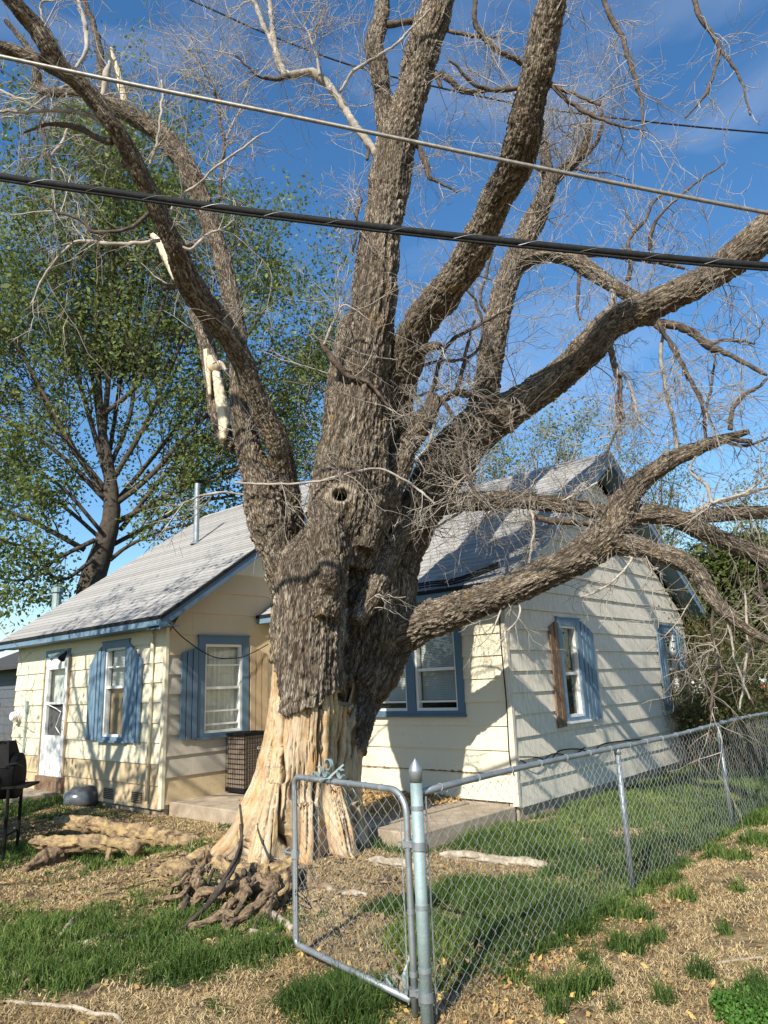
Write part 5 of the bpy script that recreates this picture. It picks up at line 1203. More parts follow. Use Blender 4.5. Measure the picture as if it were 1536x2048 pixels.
    T.obj('twigs', 'twig', tree, 'thin bare grey twigs')
    print('twig verts', T.n)
build_twigs()

# roots and rotten wood at the foot: each a piece, rows (px, py, radius, height of the centre)
for rows, m in [([(505, 1742, 11, .16), (487, 1768, 9, .17), (458, 1804, 8, .11), (436, 1828, 6, .05), (398, 1862, 8, .0)], 'root'), ([(548, 1760, 12, .14), (534, 1792, 10, .13), (496, 1828, 8, .07), (468, 1850, 6, .03), (432, 1868, 6, .0)], 'root'),
                ([(560, 1780, 10, .10), (540, 1812, 8, .08), (512, 1850, 6, .03), (500, 1880, 5, .0)], 'root'), ([(478, 1762, 9, .18), (440, 1782, 9, .18), (408, 1790, 10, .13), (370, 1814, 7, .05), (345, 1838, 6, .0)], 'root'),
                ([(578, 1730, 18, .16), (570, 1768, 17, .12), (560, 1805, 9, .03), (556, 1822, 6, .0)], 'log'), ([(600, 1745, 16, .06), (640, 1775, 14, .03), (690, 1795, 9, .0)], 'root'), ([(455, 1812, 8, .10), (448, 1845, 7, .04), (455, 1878, 6, .0)], 'root'),
                ([(420, 1712, 22, .16), (380, 1722, 20, .15), (335, 1738, 17, .10), (285, 1752, 9, .02)], 'log'), ([(430, 1728, 12, .2), (470, 1738, 12, .2), (520, 1736, 13, .18), (565, 1732, 10, .16)], 'log'),
                ([(600, 1790, 8, .04), (628, 1822, 10, .03), (660, 1850, 6, .0)], 'log'), ([(400, 1740, 9, .2), (392, 1775, 10, .14), (385, 1800, 7, .05)], 'root'), ([(520, 1752, 8, .2), (545, 1770, 9, .16), (552, 1800, 7, .08)], 'root'), ([(470, 1830, 9, .08), (400, 1850, 8, .04), (345, 1868, 5, .01)], 'root')]:
    tpart('root', [(rows, 'z', 0)], m, 12, .38)
for k in range(30):
    x0 = random.uniform(370, 590); x1 = x0 - random.uniform(-15, 95); y0 = random.uniform(1735, 1762); y1 = random.uniform(1790, 1868); r0 = random.uniform(2, 6.5); mx = (x0 + x1) / 2 + random.gauss(0, 14)
    tpart('root', [([(x0, y0, r0, random.uniform(.12, .24)), (mx, (y0 + y1) / 2 + random.gauss(0, 6), r0 * .9, random.uniform(.04, .15)), (x1, y1, r0 * .4, .005)], 'z', 0)], random.choice(['root', 'root', 'log', 'treebark']), 8, .35)
# dark vine up the side of the flare
tpart('dead_vine', [([(480, 1610, 2, .62), (484, 1660, 2.5, .46), (476, 1705, 3, .36), (455, 1745, 3, .28), (430, 1785, 3, .18), (400, 1825, 3, .10), (352, 1868, 2.5, .03)], 'z', 0), ([(482, 1650, 3, .5), (482, 1700, 3, .36), (462, 1745, 4, .27), (425, 1800, 4, .15), (372, 1850, 4, .04)], 'z', 0)], 'treebark', 6, .2)
mb = MB()
for _ in range(420):
    px, py = random.uniform(370, 570), random.gauss(1755, 26); c = G(px, py) + np.array([0, 0, random.uniform(.0, .16)])
    d = np.array([random.gauss(0, .5), random.gauss(-.3, .5), random.gauss(-.2, .5)]); d = unit(d) * random.uniform(.05, .16)
    m1 = c + d * .5 + RS.randn(3) * .012; mb.tube([c, m1, c + d], [.003, .0025, .001], 3, False)
rt = obj('rootlets', MB() if False else mb, 'straw' if False else 'stick', None); rt.parent = tree; rt.location = -Vector(TORG); rt['kind'] = 'stuff'

# ------------------------------------------------------------------ lying wood
def lying(name, label, cat, rows, Y0, Y1, m, sides=12, noise=.35, group=None, dz=0.0, ground=True):
    p = smooth_path(px_path(rows, Y0, Y1), .05)
    if ground: p[:, 2] = gz(p[:, 0], p[:, 1]) + p[:, 3] * .8 + dz
    c = p[len(p) // 2, :3].copy(); c[2] = gz(c[0], c[1])
    q_ = p.copy(); q_[:, :3] -= c
    mb = MB(); mb.rough(q_, max(sides, 10) if p[:, 3].max() < .04 else 24, .55 if p[:, 3].max() > .04 else .35, 26, .02, .14); o = obj(name, mb, m, None, True); o.location = c
    return tag(o, label, cat, group)
def gy(px, py, z=0): return float(G(px, py, z)[1])
lying('rotten_log', 'long pale rotten log lying behind, running from the trunk towards the left', 'log', [(112, 1640, 5), (135, 1645, 12), (200, 1652, 14), (250, 1664, 17), (300, 1672, 20), (350, 1678, 17), (400, 1692, 14), (430, 1700, 9)], 8.75, 7.45, 'log', ground=False)
lying('rotten_log', 'shorter golden rotten log with a broken square end in front of the long one', 'log', [(74, 1682, 11), (78, 1686, 13), (130, 1688, 14), (190, 1686, 13), (250, 1690, 12), (275, 1700, 14)], 8.0, 7.3, 'log', ground=False)
lying('rotten_log', 'thin stake propping up the shorter golden log', 'stick', [(222, 1690, 5), (216, 1710, 4.5), (214, 1722, 4)], 7.5, 7.35, 'log', 8, ground=False)
lying('rotten_log', 'flat dark slab of rotten bark left of the thick green grass', 'bark slab', [(50, 1745, 8), (90, 1728, 16), (130, 1716, 16), (160, 1706, 6)], gy(60, 1745), gy(150, 1710), 'root')
for i, (lab, rows, m) in enumerate([
    ('crooked pale stick in the near left corner of the yard', [(-20, 2002, 3), (40, 2000, 3.5), (105, 1992, 4), (150, 2012, 5), (180, 2022, 5), (232, 2025, 5), (240, 2048, 4)], 'stick'),
    ('short thick stub of wood leaning on the grass left of centre', [(120, 1878, 7), (140, 1858, 7), (160, 1838, 5)], 'stick'),
    ('forked weathered stick at the left edge', [(-10, 1945, 5), (20, 1955, 5), (45, 1965, 5)], 'stick'), ('dark slanting stick beside the forked one at the left edge', [(40, 1990, 4), (60, 1965, 6), (75, 1945, 5), (95, 1928, 2)], 'root'),
    ('long pale surface root in the grass below the big tree roots', [(140, 1895, 3), (200, 1880, 6), (240, 1870, 5), (280, 1862, 4), (330, 1875, 3)], 'stick'),
    ('pale wood splinter just left of the gate foot', [(540, 1835, 7), (560, 1850, 8), (585, 1870, 7)], 'stick'), ('thin pale twig crossing the grass near the tree roots', [(410, 1850, 3), (440, 1848, 3), (480, 1870, 2)], 'stick'),
    ('pale splinter on the straw between roots and gate', [(500, 1872, 5), (530, 1878, 5), (556, 1880, 3)], 'stick'), ('long bleached root lying in the grass behind the fence', [(880, 1722, 5), (920, 1718, 9), (960, 1722, 9), (1010, 1724, 9), (1060, 1722, 8), (1090, 1732, 7), (1130, 1738, 4)], 'stick'),
    ('pale chunk of root left of the bleached root behind the fence', [(740, 1742, 7), (770, 1740, 10), (810, 1746, 10), (840, 1752, 5)], 'stick'), ('thin straw coloured twig on the lawn near the far fence posts', [(1280, 1598, 3), (1320, 1596, 3), (1345, 1604, 3), (1375, 1606, 2)], 'stick'),
    ('small brown twig on the dry grass outside the fence', [(1340, 1912, 3), (1370, 1915, 3), (1395, 1912, 2)], 'root'), ('longer thin twig at the right edge of the dry grass', [(1430, 1938, 2.5), (1470, 1934, 2.5), (1530, 1930, 2)], 'stick'),
    ('short dark stick in the leaves near the door slab', [(30, 1660, 4), (60, 1650, 4), (95, 1642, 3)], 'root'), ('grey splinters behind the gate mesh', [(685, 1800, 4), (710, 1798, 6), (735, 1802, 4)], 'stick')]):
    lying('fallen_stick', lab, 'stick', rows, gy(*rows[0][:2]), gy(*rows[-1][:2]), m, 8, .3, 'sticks fallen on the lawn')
# bright splintered wood at the foot of the gate post
p0 = G(800, 1985); sw = thing('splintered_stump', 'silvery grey splintered wood at the foot of the corner post', 'stump', tuple(p0))
for k in range(16):
    a = random.uniform(-.14, .12); b = random.uniform(-.07, .07); h_ = random.uniform(.04, .15) * (1.3 - abs(a) * 3); mb = MB()
    c = np.array([a, b, 0]); mb.tube([c, c + (random.gauss(0, .02), random.gauss(0, .02), h_ * .6), c + (random.gauss(-.02, .03), random.gauss(0, .02), h_)], [.016, .013, .003], 6, noise=.7); obj('splinter', mb, 'stick' if k % 3 else 'galv_old', sw)
# stones
for px, py, s, lab in ((660, 1790, .035, 'pale lump of rock in the straw behind the gate mesh'), (408, 1735, .03, 'cream stone beside the hole under the roots')):
    bm = bmesh.new(); bmesh.ops.create_icosphere(bm, subdivisions=2, radius=s)
    for v in bm.verts: v.co *= 1 + .35 * (random.random() - .5); v.co.z *= .7
    me = bpy.data.meshes.new('stone'); bm.to_mesh(me); bm.free(); me.materials.append(M['stick']); o = link('stone', me); c = G(px, py); o.location = (c[0], c[1], gz(c[0], c[1]) + s * .4); tag(o, lab, 'stone')

# ------------------------------------------------------------------ fence and gate
def F(s, off, z): q = FENCE0 + FDIR * s + FNRM * off; return np.array([q[0], q[1], z])
fence = thing('chain_link_fence', 'galvanised chain link fence running back to the right from the corner post', 'fence', tuple(F(0, 0, 0)))
FO = F(0, 0, 0)
POST_S = [2.56, 5.22, 7.9, 10.6, 13.3]
HT = 1.05
cp = MB(); cp.tube([F(0, 0, -.1) - FO, F(0, 0, HT + .075) - FO], .031, 24); cpost = obj('corner_post', cp, 'galv_old', fence, True)
z_ = HT + .055; mb = MB(); mb.tube([F(0, 0, z_) - FO, F(0, 0, z_ + .045) - FO, F(0, 0, z_ + .05) - FO, F(0, 0, z_ + .06) - FO, F(0, 0, z_ + .085) - FO, F(0, 0, z_ + .108) - FO, F(0, 0, z_ + .118) - FO], [.034, .035, .036, .036, .024, .008, .001], 24); obj('post_cap', mb, 'galv', cpost, True)
rng = lambda c, r, h_, m, par, nm: obj(nm, (lambda q: (q.tube([c - (0, 0, h_ / 2), c - (0, 0, h_ / 2 - .001), c + (0, 0, h_ / 2 - .001), c + (0, 0, h_ / 2)], [r - .003, r, r, r - .003], 20), q)[1])(MB()), m, par, False)
for zz in (.24, .52, .80, .98): rng(F(0, 0, zz) - FO, .034, .022, 'galv', cpost, 'tension_band')
for k, s in enumerate(POST_S):
    b = F(s, 0, float(gz(*F(s, 0, 0)[:2]))) - FO; lean = np.array([.0, .0, 0]) if k != 1 else FDIR[0] * 0
    mb = MB(); t = F(s, 0, HT - .03) - FO; mb.tube([b - (0, 0, .1), t], .022, 16); lp = obj('line_post', mb, 'galv', fence, True)
    mb = MB(); mb.tube([t - (0, 0, .02), t + (0, 0, .015), t + (0, 0, .02)], [.026, .026, .01], 16); obj('loop_cap', mb, 'galv', lp, True)
rl = [F(s, 0, HT + .010 * math.sin(s * 1.3) - (.0 if s < 8 else .0)) - FO for s in np.arange(0.03, 14.2, .35)]
mb = MB(); mb.tube(rl, .0175, 14); obj('top_rail', mb, 'galv', fence, True)
def lattice(mb, org, ux, s0, s1, z0, z1, off, pitch=.036, r=.0017, top=None, sag=0.0):
    """woven diamonds: each wire a zigzag up the fabric"""
    n = int((s1 - s0) / (pitch * 1.22)); rows = int((z1 - z0) / pitch); hz = (z1 - z0) / rows; V = []; Fc = []; k = 0
    nr = np.array([ux[1], -ux[0], 0.0])
    for i in range(n + 1):
        pts = []
        for j in range(rows + 1):
            sd = (j + i) % 2; s = s0 + (i + (.5 if sd else -.5) * (1 if i % 2 else 1)) * pitch
            s = s0 + i * pitch * 1.22 + (pitch * .635 if ((i + j) % 2) else -pitch * .635); s = min(max(s, s0), s1)
            wob = .004 * math.sin(i * .7 + j * .4) + .003 * math.sin(i * 2.1)
            pts.append(org + ux * (s + wob * .6) + nr * (off + wob + (.003 if (i + j) % 2 else -.003)) + np.array([0, 0, z0 + j * hz + .004 * math.sin(i * .31)]))
        V.append(pts)
    return V
def lattice_obj(name, org, ux, s0, s1, z0, z1, off, parent, base, pitch=.036, r=.0017, zfun=None, sfun=None):
    T = Twigs()
    for pts in lattice(None, org, ux, s0, s1, z0, z1, off, pitch):
        pts = np.array(pts)
        if zfun is not None:
            keep = np.array([zfun(p) for p in pts]); 
            if keep.sum() < 2: continue
            pts = pts[keep]
        T.line(pts, r, r, 4)
    T.obj(name, 'wire', parent, None, base)
    return T
lattice_obj('wire_mesh', FO * 0, np.array([*FDIR, 0]), .03, 14.0, .03, HT - .02, .021, fence, FO * 0)
fm = [o for o in fence.children if o.name.startswith('wire_mesh')]
mb = MB()
for i in range(36):
    s = .2 + i * .37; c = F(s, 0, HT + .010 * math.sin(s * 1.3)) - FO; ring_ = [c + np.array([*FDIR, 0]) * (.008 * math.sin(t)) + np.array([*FNRM, 0]) * .021 * math.cos(t) + np.array([0, 0, .021 * math.sin(t)]) for t in np.linspace(0, 6.28, 11)]
    mb.tube(ring_, .0019, 4, False)
obj('tie_wire', mb, 'wire', fence, kind='stuff')
mb = MB(); mb.tube([F(.05, .02, .04) - FO, F(.05, .02, HT - .02) - FO], .005, 6); obj('tension_bar', mb, 'galv', fence)
# gate
gd = GATE1 - FENCE0; gl = float(np.linalg.norm(gd)); gd = np.array([*(gd / gl), 0.0]); gn = np.array([gd[1], -gd[0], 0.0])
GO = np.array([*(FENCE0 + gd[:2] * .085), 0.0]); GW = gl - .085
gate = thing('garden_gate', 'open galvanised chain link gate with rounded corners hung on the corner post', 'gate', tuple(GO))
def Q_(s, z, o=0.0): return gd * s + gn * o + np.array([0, 0, z])
g0, g1, gb, gt_ = .0, GW, .10, HT + .005; cr_ = .12
fr = [Q_(g0, gb + cr_ * (1 - math.sin(t)), 0) + gd * cr_ * (1 - math.cos(t)) for t in ()]
def arc(cx, cz, a0, a1, r=cr_, n=8): return [Q_(cx + r * math.cos(t), cz + r * math.sin(t)) for t in np.linspace(a0, a1, n)]
PI = math.pi
path = [Q_(g0, .03)] + [Q_(g0, .3), Q_(g0, .7)] + arc(g0 + cr_, gt_ - cr_, PI, PI / 2) + [Q_(GW * .5, gt_)] + arc(g1 - .055, gt_ - .055, PI / 2, 0, .055) + [Q_(g1, .7), Q_(g1, .3)] + arc(g1 - .04, gb + .04, 0, -PI / 2, .04) + [Q_(GW * .5, gb - .01), Q_(.03, gb - .02)]
mb = MB(); mb.tube(path, .0175, 14); gf = obj('gate_frame', mb, 'galv', gate, True)
lattice_obj('wire_mesh', GO * 0, gd, .03, GW - .03, .09, gt_ - .02, -.012, gate, GO * 0, pitch=.036, zfun=lambda p: True)
for zz in (.20, .48, .78): rng(Q_(0, zz), .0205, .024, 'galv', gf, 'tension_band')
for zz in (.14, .30, .62, .93): rng(Q_(GW, zz), .0205, .022, 'galv', gf, 'tension_band')
mb = MB(); mb.tube([Q_(.035, .06, -.01), Q_(.033, .5, -.012), Q_(.038, gt_ - .15, -.01)], .0035, 6); obj('tension_bar', mb, 'wire', gf)
mb = MB(); mb.tube([Q_(GW - .03, .12, -.01), Q_(GW - .03, gt_ - .08, -.01)], .0035, 6); obj('tension_bar', mb, 'wire', gf)
for zz in (.125, .80):
    mb = MB(); mb.box(Q_(.0, zz), (.048, .048, .03)); mb.box(Q_(-.045, zz), (.05, .03, .024)); mb.tube([Q_(-.05, zz - .05), Q_(-.05, zz + .045)], .013, 10)
    mb.tube([Q_(-.085, zz - .02), Q_(-.085, zz + .02)], .037, 20); mb.box(Q_(.028, zz, -.03), (.016, .03, .016)); obj('hinge', mb, 'galv', gate)
mb = MB(); mb.box(Q_(GW, .60), (.045, .045, .045)); mb.tube([Q_(GW, .60), Q_(GW + .11, .60, -.01)], .007, 6); mb.tube([Q_(GW + .11, .60, -.01), Q_(GW + .11, .62, .03)], .007, 6); obj('latch', mb, 'galv', gate)
mb = MB()
for k in range(4):
    cc = Q_(GW - .03, .44 - k * .035, .02); mb.tube([cc + gd * (.045 + .02 * k) * math.cos(t) + gn * .03 * math.sin(t) + np.array([0, 0, .04 * math.sin(t + k)]) for t in np.linspace(0, 6.0, 16)], .0035, 5)
tag(obj('wire_coil', mb, 'rubber', None, True), 'tangle of black wire twisted round the free end of the gate', 'wire coil').location = GO
# small ties along the gate top
for k in range(6):
    c = Q_(.20 + k * .14, gt_); mb = MB(); mb.tube([c + gn * .0195 * math.cos(t) + np.array([0, 0, .0195 * math.sin(t)]) + gd * .004 * math.sin(t) for t in np.linspace(0, 6.28, 10)], .002, 4, False); obj('tie_wire', mb, 'wire', gf)
# scroll ornament
orn = thing('scroll_ornament', 'small grey metal scroll ornament fixed on top of the gate', 'ornament', tuple(GO + Q_(GW - .40, gt_ + .018)))
def scroll(cx, cz, r, a0, a1, grow_=0.0, ox=0.0):
    mb = MB(); pts = [gd * (cx + (r + grow_ * (t - a0)) * math.cos(t)) + np.array([0, 0, cz + (r + grow_ * (t - a0)) * math.sin(t)]) + gn * ox for t in np.linspace(a0, a1, 18)]
    for p_, q2 in zip(pts[:-1], pts[1:]):
        t = unit(q2 - p_); nn = np.cross(t, gn) * .0025; ww = gn * .011
        mb.hexa([p_ - ww - nn, p_ + ww - nn, q2 + ww - nn, q2 - ww - nn, p_ - ww + nn, p_ + ww + nn, q2 + ww + nn, q2 - ww + nn])
    return obj('scroll', mb, 'galv_old', orn)
scroll(.02, .075, .030, 0, 5.2); scroll(-.10, .03, .026, -3.0, 2.4); scroll(.12, .032, .026, 1.0, 6.0); scroll(.05, .025, .022, 2.6, 6.4); scroll(.17, .01, .014, 0, 4)
mb = MB(); mb.box(gd * -.05 + np.array([0, 0, .04]), (.01, .022, .12), np.array(Matrix.Rotation(.9, 3, 'Y'))); obj('bar', mb, 'galv_old', orn)
mb = MB(); mb.tube([(0, 0, 0), (.0, 0, .02)], .004, 5); mb.box((0, 0, -.002), (.2, .02, .004)); obj('base', mb, 'galv_old', orn)

# ------------------------------------------------------------------ wires overhead
def cable(rows, Y, rpx, m, label, sides=12, lash=False):
    q = px_path([(x, y, rpx) for x, y in rows], *Y); p = smooth_path(q, .25); c = p[len(p) // 2, :3].copy()
    t = thing('overhead_cable', label, 'cable', tuple(c), 0, 'cables crossing overhead')
    mb = MB(); mb.tube(p[:, :3] - c, p[:, 3], sides); ob = obj('cable', mb, m, t, True)
    if lash:
        pp = smooth_path(q, .02); T = np.gradient(pp[:, :3], axis=0); T /= np.linalg.norm(T, axis=1)[:, None]; a = np.cross(T, (0, 0, 1)); a /= np.linalg.norm(a, axis=1)[:, None]; b = np.cross(a, T)
        ph = np.arange(len(pp)) * .30; r = pp[:, 3] + .001; sp = pp[:, :3] + (a * np.cos(ph)[:, None] + b * np.sin(ph)[:, None]) * r[:, None]
        mb = MB(); mb.tube(sp - c, .0015, 4); obj('lashing_wire', mb, 'wire', t)
        mb = MB(); mb.tube(p[:, :3] - c - b[0] * (p[0, 3] * 1.1), p[:, 3] * .38, 8); obj('support_strand', mb, 'rubber', t, True)
cable([(-1800, 60), (-900, 214), (-400, 290), (0, 353), (250, 388), (500, 423), (830, 463), (1130, 495), (1350, 517), (1536, 532), (1900, 556), (2500, 585), (3600, 610)], (4.1, 4.1), 7.2, 'rubber', 'thick black bundled cable, lowest of the three overhead', 14, True)
cable([(-1800, -300), (-900, -85), (-400, 27), (0, 113), (280, 172), (600, 236), (950, 309), (1250, 370), (1536, 426), (2000, 512), (2600, 615), (3600, 760)], (4.3, 4.3), 4.2, 'alu', 'silvery cable running across the picture above the thick black one', 10)
cable([(-1200, -700), (-300, -300), (370, -5), (520, 62), (700, 130), (900, 180), (1100, 219), (1300, 244), (1536, 266), (2000, 300), (2600, 330), (3600, 350)], (9.5, 9.5), 1.7, 'rubber', 'thin dark wire highest of the overhead cables, passing behind the limbs', 6)

# ------------------------------------------------------------------ yard things
# condensing unit on the porch: local house frame
ac = thing('air_conditioner', 'brown air conditioning condenser with a wire guard standing on the porch slab', 'air conditioner', tuple(H(-4.10, -.76, .17)), ANG)
mb = MB(); mb.box((0, 0, .40), (.40, .48, .76)); obj('coil_body', mb, 'acbody', ac)
mb = MB(); mb.box((0, 0, .80), (.44, .53, .045)); obj('top_cover', mb, 'black', ac); mb = MB(); mb.box((0, 0, .035), (.44, .53, .06)); obj('base', mb, 'black', ac)
mb = MB()
for z in np.linspace(.12, .74, 10): mb.box((.215, 0, z), (.006, .52, .006)); mb.box((0, -.255, z), (.43, .006, .006))
for y in np.linspace(-.255, .255, 12): mb.box((.219, y, .43), (.005, .005, .72))
for x in np.linspace(-.215, .215, 9): mb.box((x, -.26, .43), (.005, .005, .72))
obj('wire_guard', mb, 'black', ac)
mb = MB(); mb.box((.224, 0.02, .60), (.006, .09, .035)); nb = obj('badge', mb, 'white', ac); mb = MB(); mb.box((.2285, 0.02, .60), (.003, .075, .007)); mb.box((.2285, 0.02, .61), (.003, .075, .004)); obj('badge_line', mb, 'black', nb)
mb = MB()
for t in np.linspace(0, 2 * PI, 22)[:-1]: mb.tube([(0, 0, .83), (.18 * math.cos(t), .22 * math.sin(t), .825)], .004, 4)
obj('fan_guard', mb, 'black', ac)
# smoky plastic well cover by the wing wall
wc = H(-6.40, -2.06, 0); mb = MB(); V = []; n = 12
for i in range(n + 1):
    t = PI * i / n
    for r_, z in ((.33, .02), (.31, .17), (.18, .27)): V.append((.9 * r_ * math.cos(t) * (1 if z < .2 else 1), -r_ * math.sin(t) * 1.15, z))
V = np.array(V); mb.add(V, [(3 * i + k, 3 * i + 3 + k, 3 * i + 4 + k, 3 * i + 1 + k) for i in range(n) for k in (0, 1)]); mb.add([V[3 * i + 2] for i in range(n + 1)], [tuple(range(n + 1))])
cv = obj('window_well_cover', mb, 'plastic', None, True); cv.location = wc; cv.rotation_euler = (0, 0, ANG); sd = cv.modifiers.new('s', 'SOLIDIFY'); sd.thickness = .004
tag(cv, 'smoky dark plastic window well cover against the cream wall between door and corner', 'well cover')
# black barrel grill at the left edge
gr = thing('barbecue_grill', 'black barbecue grill with a side shelf at the left edge of the yard', 'grill', tuple(G(6, 1712)), .15)
def bxo(name, c, s, m='black', par=gr): mb = MB(); mb.box(c, s); return obj(name, mb, m, par)
mb = MB(); n = 20
mb.tube([(-.48, 0, .80), (-.47, 0, .80), (.10, 0, .80), (.11, 0, .80)], [.20, .235, .235, .20], n); obj('barrel', mb, 'black', gr, True)
mb = MB(); mb.hexa([(-.46, -.22, .9), (.06, -.22, .9), (.06, .22, .9), (-.46, .22, .9), (-.40, -.10, 1.16), (.00, -.10, 1.16), (.00, .12, 1.16), (-.40, .12, 1.16)]); obj('lid', mb, 'black', gr)
for x, y in ((.07, -.2), (.07, .2), (-.45, -.2), (-.45, .2)): mb = MB(); mb.tube([(x, y, 0), (x, y, .72)], .018, 8); obj('leg', mb, 'black', gr)
bxo('side_shelf', (.13, -.02, .70), (.26, .40, .025)); mb = MB(); mb.tube([(.06, -.2, .93), (.14, -.22, .94), (.20, -.2, .90)], .014, 8); obj('handle', mb, 'black', gr)
bxo('lower_shelf', (-.19, 0, .22), (.5, .4, .02))
# ------------------------------------------------------------------ neighbour house on the left and far things
nb_o = H(-13.5, 3.0, 0)
nh = thing('neighbour_house', 'dark grey sided house with a black roof half hidden behind the left wing', 'house', tuple(nb_o), ANG)
mb = MB(); mb.bx(np.array((-3, -3, 0)), np.array((2.6, 4, 2.5))); mb.add([(-3, -3, 2.5), (-3, 4, 2.5), (-3, .5, 3.9), (2.6, -3, 2.5), (2.6, 4, 2.5), (2.6, .5, 3.9)], [(0, 1, 2), (3, 5, 4)]); obj('wall', mb, 'graywall', nh)
for k in range(11): mb = MB(); mb.hexa([(-3, -3.02, .1 + k * .22), (2.6, -3.02, .1 + k * .22), (2.6, -3.001, .1 + k * .22), (-3, -3.001, .1 + k * .22), (-3, -3.008, .31 + k * .22), (2.6, -3.008, .31 + k * .22), (2.6, -3.001, .31 + k * .22), (-3, -3.001, .31 + k * .22)]); obj('siding_board', mb, 'graywall', nh)
mb = MB(); e = .4
for s in (-1, 1): mb.hexa([(-3.3, .5, 3.92), (3.6, .5, 3.92), (3.6, .5 + s * 4, 2.32), (-3.3, .5 + s * 4, 2.32), (-3.3, .5, 4.0), (3.6, .5, 4.0), (3.6, .5 + s * 4, 2.40), (-3.3, .5 + s * 4, 2.40)])
rf_ = obj('roof', mb, 'darkroof', nh)
mb = MB(); cpt = P(112, 1225, 16.5); lc = np.array([(cpt - nb_o) @ dA, (cpt - nb_o) @ dB, cpt[2]]); mb.tube([lc - (0, 0, .8), lc + (0, 0, .45)], .10, 12); mb.tube([lc + (0, 0, .42), lc + (0, 0, .46), lc + (0, 0, .56), lc + (0, 0, .60)], [.06, .13, .13, .05], 12); obj('chimney', mb, 'galv_old', rf_)

def leaf_cloud(name, C_, per, spread, size, m, parent, org, rnd, lab=None, droop=.3):
    C_ = np.asarray(C_); n = len(C_) * per
    c = np.repeat(C_, per, 0) + rnd.randn(n, 3) * spread; a = rnd.randn(n, 3); a /= np.linalg.norm(a, axis=1)[:, None]; b = np.cross(a, rnd.randn(n, 3)); b /= np.linalg.norm(b, axis=1)[:, None] + 1e-9
    s = size * (.6 + .8 * rnd.rand(n))[:, None]; V = np.stack([c - a * s, c - b * s * .55, c + a * s, c + b * s * .55], 1).reshape(-1, 3) - org
    sh = np.repeat(np.clip(rnd.normal(.45, .22, len(C_)), 0, 1), per) * .5 + rnd.rand(n) * .5
    me = raw_mesh(name, V, np.arange(n * 4), np.full(n, 4), m, {'rnd': np.repeat(sh, 4)}); o = link(name, me, parent); o['kind'] = 'stuff'
    if lab: o['label'] = lab
    return o
def branchy(T, tips, p, d, L, r, lev, rnd, up=.25, jit=.22, seg=7, kids=5):
    pts = [p]; q = p.copy(); dd = unit(d); st = L / seg
    for i in range(seg):
        dd = unit(dd + rnd.randn(3) * jit * .5 + np.array([0, 0, up * .25])); q = q + dd * st; pts.append(q)
    T.line(pts, r, r * .4, 4)
    if lev == 0:
        for i in range(1, seg + 1): tips.append(pts[i])
        return
    for k in range(kids):
        i = rnd.randint(2, seg + 1); t = unit(pts[i] - pts[i - 1]); side = unit(np.cross(t, rnd.randn(3)))
        branchy(T, tips, pts[i], unit(t * .85 + side * (.35 + .5 * rnd.rand())), L * (.36 + .28 * rnd.rand()), r * .5, lev - 1, rnd, up, jit, max(3, seg - 2), kids)
def leafy_tree(label, stem, limbs, seed, m, leaf, per, spread, kids=5, lev=2, up=.25, lim_d=.45, group=None, name='leafy_tree', barkm='treebark', thin=1.0):
    rnd = np.random.RandomState(seed); base = np.array(stem[0][:3]); base[2] = 0
    t = thing(name, label, 'tree', tuple(base), 0, group)
    s = smooth_path(np.array(stem), .4); s = np.vstack([[base[0], base[1], -.1, s[0, 3] * 1.2], s]); mb = MB(); mb.tube(s[:, :3] - base, s[:, 3], 14, noise=.12); obj('trunk', mb, barkm, t, True)
    T = Twigs(); tips = []
    for l in limbs:
        p = smooth_path(np.array(l), .3); p[:, 3] *= thin
        if p[0, 3] > .05:
            mb = MB(); mb.tube(p[:, :3] - base, p[:, 3], 8, noise=.15); obj('limb', mb, barkm, t, True)
        else: T.line(p[:, :3], p[0, 3], p[-1, 3], 5)
        L = np.linalg.norm(np.diff(p[:, :3], axis=0), axis=1).sum(); n = int(L / lim_d)
        for k in range(n):
            i = int(len(p) * (.18 + .82 * (k + rnd.rand()) / n)); i = min(max(i, 1), len(p) - 1); tt = unit(p[i, :3] - p[i - 1, :3]); side = unit(np.cross(tt, rnd.randn(3)))
            branchy(T, tips, p[i, :3], unit(tt * .7 + side * (.5 + .5 * rnd.rand())), (.5 + .9 * rnd.rand()) * min(2.0, L * .35), max(.009, p[i, 3] * .4), lev - 1, rnd, up, .3, 6, kids)
    T.obj('twigs', barkm, t, None, base); leaf_cloud('leaves', tips, per, spread, leaf, m, t, base, rnd); print(label[:30], 'tips', len(tips), 'twig', T.n)
    return t
def L_(rows, Y0, Y1): return px_path(rows, Y0, Y1)
